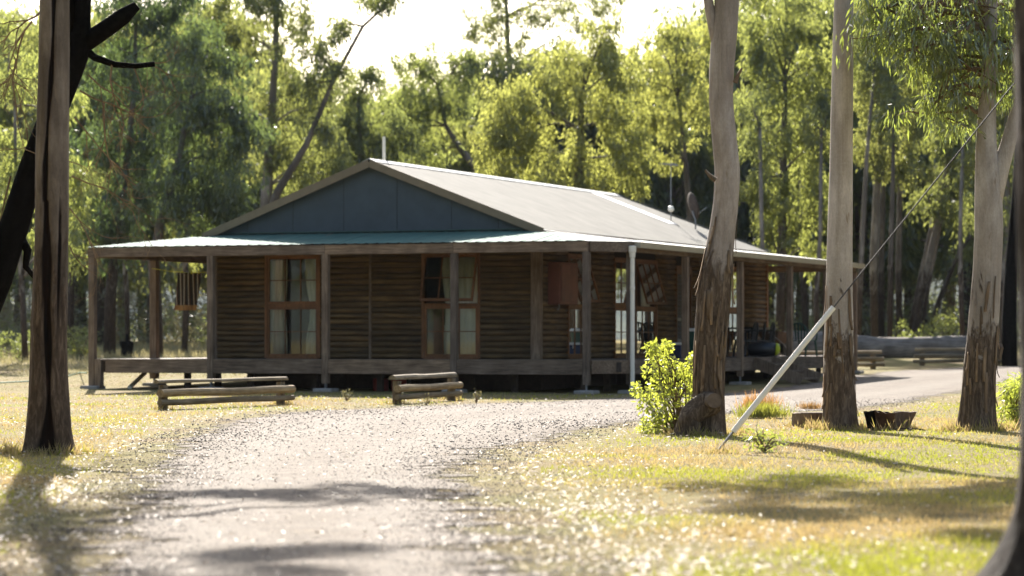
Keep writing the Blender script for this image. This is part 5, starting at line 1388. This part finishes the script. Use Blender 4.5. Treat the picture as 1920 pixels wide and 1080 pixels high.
MB().lathe([(4 * ks, 30 * ks), (3.2 * ks, 38 * ks), (2 * ks, 45 * ks)], 8).build('spike', M['black'], bsq)

# ---- stay pole guard and wire ------------------------------------------------------------------
Ys = gnd(1342, 850).y
pA, pB, pC = at(1342, 850, Ys), at(1563, 576, Ys), at(1880, 183, Ys)
dw = (pB - pA).normalized()
stay = empty('stay_wire', pA); tag(stay, 'stay wire slanting up to the right, its foot in a pale plastic guard', 'stay wire')
MB().tube([pA + dw * .28 - pA, pB - pA], .029, 10).build('plastic_guard', M['guard'], stay)
MB().tube([dw * -.15, dw * .30], .013, 6).build('anchor_rod', M['steel'], stay)
pole_top = pA + dw * 11.0
MB().tube([dw * .25, pole_top - pA], .0075, 6).build('wire', M['wire'], stay)
polex = pole_top.x; 
pb = Vector((polex + .13, Ys, 0)); pole = empty('power_pole', pb); tag(pole, 'timber pole that the stay wire is tied to, outside the right edge', 'pole')
MB().tube([(0, 0, -.1), (0, 0, 4), (0, 0, pole_top.z + .8)], [.15, .135, .12], 12).build('shaft', M['post'], pole); MB().box((-.9, -.05, pole_top.z + .3), (.9, .05, pole_top.z + .42)).build('crossarm', M['beam_x'], pole)
gw = gnd(1342, 852)

# ------------------------------------------------------------------ grass, leaf litter, stones
def scatter(n, y0, y1, seed, power=1.0):
    """ground points spread evenly over the picture's floor"""
    rng = np.random.default_rng(seed)
    py = HY + 1.14 * FPX / rng.uniform(y0, y1, n) if power == 0 else None
    Y = (y0 ** -power + rng.random(n) * (y1 ** -power - y0 ** -power)) ** (-1 / power)
    X = rng.uniform(-.255, .255, n) * Y
    return np.stack([X, Y], 1), rng
def patch_noise(P, sc, off=0): return np.array([mnoise.noise(Vector((x * sc + off, y * sc, off))) for x, y in P])
# lawn blades
P, rng = scatter(300000, 13.2, 60, 21, .55)
ins = in_drive(P); keep = ~ins
P = P[keep]
hx_ = (P[:, 0] - HX0) * CT - (P[:, 1] - HY0) * ST; hv_ = (P[:, 0] - HX0) * ST + (P[:, 1] - HY0) * CT
P = P[~((hx_ > -.2) & (hx_ < 12.6) & (hv_ > -.2))]
feet = []
for tb_, rr_, cnt in ((b1, .34, 900), (b2, .30, 700), (b3, .36, 900), (b4, .32, 700), (gnd(1666, 806), .34, 300), (gnd(1520, 801), .30, 250), (gnd(1342, 850), .06, 120), (gnd(306, 768), .1, 80), (gnd(526, 758), .1, 80), (gnd(744, 758), .1, 80), (gnd(846, 750), .1, 80)):
    an_ = rng.uniform(0, 6.28, cnt); q_ = rr_ + np.abs(rng.normal(0, .09, cnt)); feet.append(np.stack([tb_.x + np.cos(an_) * q_, tb_.y + np.sin(an_) * q_], 1))
feet = np.concatenate(feet)
sel = patch_noise(P, .55, 4.0); den = np.clip(.62 + sel * .9, .12, 1); P = P[rng.random(len(P)) < den]; sel = patch_noise(P, .35, 9.0)
dd = np.clip(drive_dist(P) / .9, .15, 1); kk = rng.random(len(P)) < dd; P = P[kk]; sel = sel[kk]
nf = len(feet); P = np.concatenate([P, feet]); sel = np.concatenate([sel, rng.normal(-.2, .25, nf)])
n = len(P); far = np.clip(P[:, 1] / 22, .8, 2.4)
base = np.stack([P[:, 0], P[:, 1], gz_np(P[:, 0], P[:, 1]) - .004], 1)
D = unit(np.stack([rng.normal(0, .55, n), rng.normal(0, .55, n), np.ones(n)], 1))
Lh = .034 * rng.uniform(.5, 1.5, n); Lh[n - nf:] *= rng.uniform(1.5, 3.6, nf); tuf = patch_noise(P, 2.6, 5.0); Lh *= np.clip(1 + 1.1 * tuf, .5, 2.0); Wd = .0055 * far
s_ = unit(np.cross(D, rng.normal(size=(n, 3))))
V = np.empty((n, 3, 3)); V[:, 0] = base - s_ * Wd[:, None]; V[:, 1] = base + s_ * Wd[:, None]; V[:, 2] = base + D * Lh[:, None]
green = np.clip(.40 + sel * 2.0 + rng.normal(0, .22, n), 0, 1)
m, nt, out = mat_new('lawn_blades')
a_ = N(nt, 'ShaderNodeAttribute', attribute_name='rnd')
c1 = ramp(nt, [(0, (.42, .32, .18)), (.45, (.40, .33, .13)), (1, (.22, .24, .045))], a_.outputs['Fac']).outputs[0]
c2 = ramp(nt, [(0, (.46, .34, .15)), (.45, (.48, .40, .11)), (1, (.38, .40, .05))], a_.outputs['Fac']).outputs[0]
d_ = N(nt, 'ShaderNodeBsdfDiffuse'); t_ = N(nt, 'ShaderNodeBsdfTranslucent'); nt.links.new(c1, d_.inputs[0]); nt.links.new(c2, t_.inputs[0])
mx = N(nt, 'ShaderNodeMixShader'); mx.inputs[0].default_value = .45; nt.links.new(d_.outputs[0], mx.inputs[1]); nt.links.new(t_.outputs[0], mx.inputs[2]); nt.links.new(mx.outputs[0], out.inputs[0])
o = np_obj('lawn_grass', V.reshape(-1, 3), np.arange(n * 3).reshape(n, 3), m, rnd=green); tag(o, 'short dry yellow-green grass of the lawn', 'grass', kind='stuff')
# taller dry grass of the meadow behind
P, rng = scatter(90000, 62, 128, 22, .6)
hx_ = (P[:, 0] - HX0) * CT - (P[:, 1] - HY0) * ST; hv_ = (P[:, 0] - HX0) * ST + (P[:, 1] - HY0) * CT
P = P[~((hx_ > -.4) & (hx_ < 13.5) & (hv_ > -.4) & (hv_ < 21)) & ~in_drive(P) & ((P[:, 0] < 3) | (P[:, 1] > 100))]; n = len(P)
base = np.stack([P[:, 0], P[:, 1], gz_np(P[:, 0], P[:, 1]) - .01], 1); D = unit(np.stack([rng.normal(0, .3, n), rng.normal(0, .3, n), np.ones(n)], 1))
tall = np.clip((P[:, 1] - 70) / 25, .12, 1)
s_ = unit(np.cross(D, rng.normal(size=(n, 3)))); V = np.empty((n, 3, 3)); Wd = .018; V[:, 0] = base - s_ * Wd; V[:, 1] = base + s_ * Wd; V[:, 2] = base + D * (.26 * tall * rng.uniform(.4, 1.2, n))[:, None]
o = np_obj('meadow_grass', V.reshape(-1, 3), np.arange(n * 3).reshape(n, 3), M['straw'], rnd=rng.random(n)); tag(o, 'tall dry straw grass beyond the cabin', 'grass', kind='stuff')
# fallen leaves and bark chips: thick along the edges of the drive, thin elsewhere
P, rng = scatter(105000, 13.2, 58, 23, .7)
ins = in_drive(P); dist = drive_dist(P)
pn = patch_noise(P, .8, 2.0)
prob = np.where(ins, .035 + .26 * np.exp(-dist / .5), .004 + .55 * np.exp(-dist / .55)) * np.clip(1 + 1.6 * pn, .1, 2.2)
for tb_ in (b1, b2, b3, b4):
    dt = np.hypot(P[:, 0] - tb_.x, P[:, 1] - tb_.y); prob = prob + .55 * np.exp(-dt / .45)
lf = (~ins) & (P[:, 0] < -1.5) & (P[:, 1] > 36); prob = prob + np.where(lf, .22 * np.clip(1 + 2 * pn, 0, 2), 0)
prob = prob * np.clip(P[:, 1] / 24, .4, 1)
P = P[rng.random(len(P)) < prob]; n = len(P)
hx_ = (P[:, 0] - HX0) * CT - (P[:, 1] - HY0) * ST; hv_ = (P[:, 0] - HX0) * ST + (P[:, 1] - HY0) * CT; ok = ~((hx_ > -.3) & (hx_ < 12.6) & (hv_ > -.2)); P = P[ok]; n = len(P)
base = np.stack([P[:, 0], P[:, 1], gz_np(P[:, 0], P[:, 1]) + .018 + rng.uniform(0, .02, n)], 1)
a = rng.uniform(0, 6.28, n); D = unit(np.stack([np.cos(a), np.sin(a), rng.normal(0, .18, n)], 1)); up = unit(np.stack([rng.normal(0, .28, n), rng.normal(0, .28, n), np.ones(n)], 1)); s_ = unit(np.cross(D, up))
L_ = rng.uniform(.02, .075, n)[:, None]; W_ = rng.uniform(.007, .018, n)[:, None]; bend = np.array([0, 0, 1.0]) * rng.uniform(-.006, .014, n)[:, None]
V = np.empty((n, 4, 3)); V[:, 0] = base; V[:, 1] = base + D * L_ * .45 + s_ * W_ * .5 + bend; V[:, 2] = base + D * L_; V[:, 3] = base + D * L_ * .45 - s_ * W_ * .5 + bend
m, nt, out = mat_new('fallen_leaves'); a_ = N(nt, 'ShaderNodeAttribute', attribute_name='rnd')
c1 = ramp(nt, [(0, (.06, .028, .024)), (.22, (.20, .12, .075)), (.4, (.42, .32, .23)), (.7, (.62, .54, .45)), (1, (.76, .71, .64))], a_.outputs['Fac']).outputs[0]  # the palest tones paint in the sun glints on the leaves
principled(nt, out, c1, .65, None, spec=.2)
o = np_obj('leaf_litter', V.reshape(-1, 3), np.arange(n * 4).reshape(n, 4), m, rnd=rng.random(n)); tag(o, 'pale fallen leaves and bark chips with painted sun glints along the drive', 'leaf litter', kind='stuff')
# loose stones on the drive
P, rng = scatter(85000, 13.2, 56, 24, .7); P = P[in_drive(P)]; n = len(P)
r = np.where(rng.random(n) < .08, rng.uniform(.008, .013, n), rng.uniform(.003, .0085, n)) * np.clip(P[:, 1] / 24, .8, 1.6); c = np.stack([P[:, 0], P[:, 1], gz_np(P[:, 0], P[:, 1]) + .012 + r * .3], 1)
oct_ = np.array([[1,0,0],[0,1,0],[-1,0,0],[0,-1,0],[0,0,.7],[0,0,-.7]]); of = np.array([[0,1,4],[1,2,4],[2,3,4],[3,0,4],[1,0,5],[2,1,5],[3,2,5],[0,3,5]])
V = c[:, None, :] + oct_[None] * r[:, None, None] * rng.uniform(.6, 1.3, (n, 6, 1)); F = (np.arange(n)[:, None, None] * 6 + of[None]).reshape(-1, 3)
m, nt, out = mat_new('loose_stones'); a_ = N(nt, 'ShaderNodeAttribute', attribute_name='rnd')
principled(nt, out, ramp(nt, [(0, (.055, .042, .04)), (.3, (.13, .11, .095)), (.8, (.24, .21, .19)), (1, (.42, .39, .35))], a_.outputs['Fac']).outputs[0], .8)
o = np_obj('loose_gravel', V.reshape(-1, 3), F, m, rnd=np.repeat(rng.random(n), 8)); tag(o, 'loose stones on the gravel drive', 'gravel', kind='stuff')

# ------------------------------------------------------------------ air
HAZE = 0.00006
if HAZE:
    hb = MB().box((-3600, -3600, -3), (3600, 3600, 420)).build('haze', None); tag(hb, kind='stuff')
    hm, nt, out = mat_new('haze_air'); pv = N(nt, 'ShaderNodeVolumePrincipled'); pv.inputs['Density'].default_value = HAZE; pv.inputs['Color'].default_value = (.80, .88, 1, 1); pv.inputs['Anisotropy'].default_value = .0
    nt.links.new(pv.outputs[0], out.inputs['Volume']); hb.data.materials.append(hm)
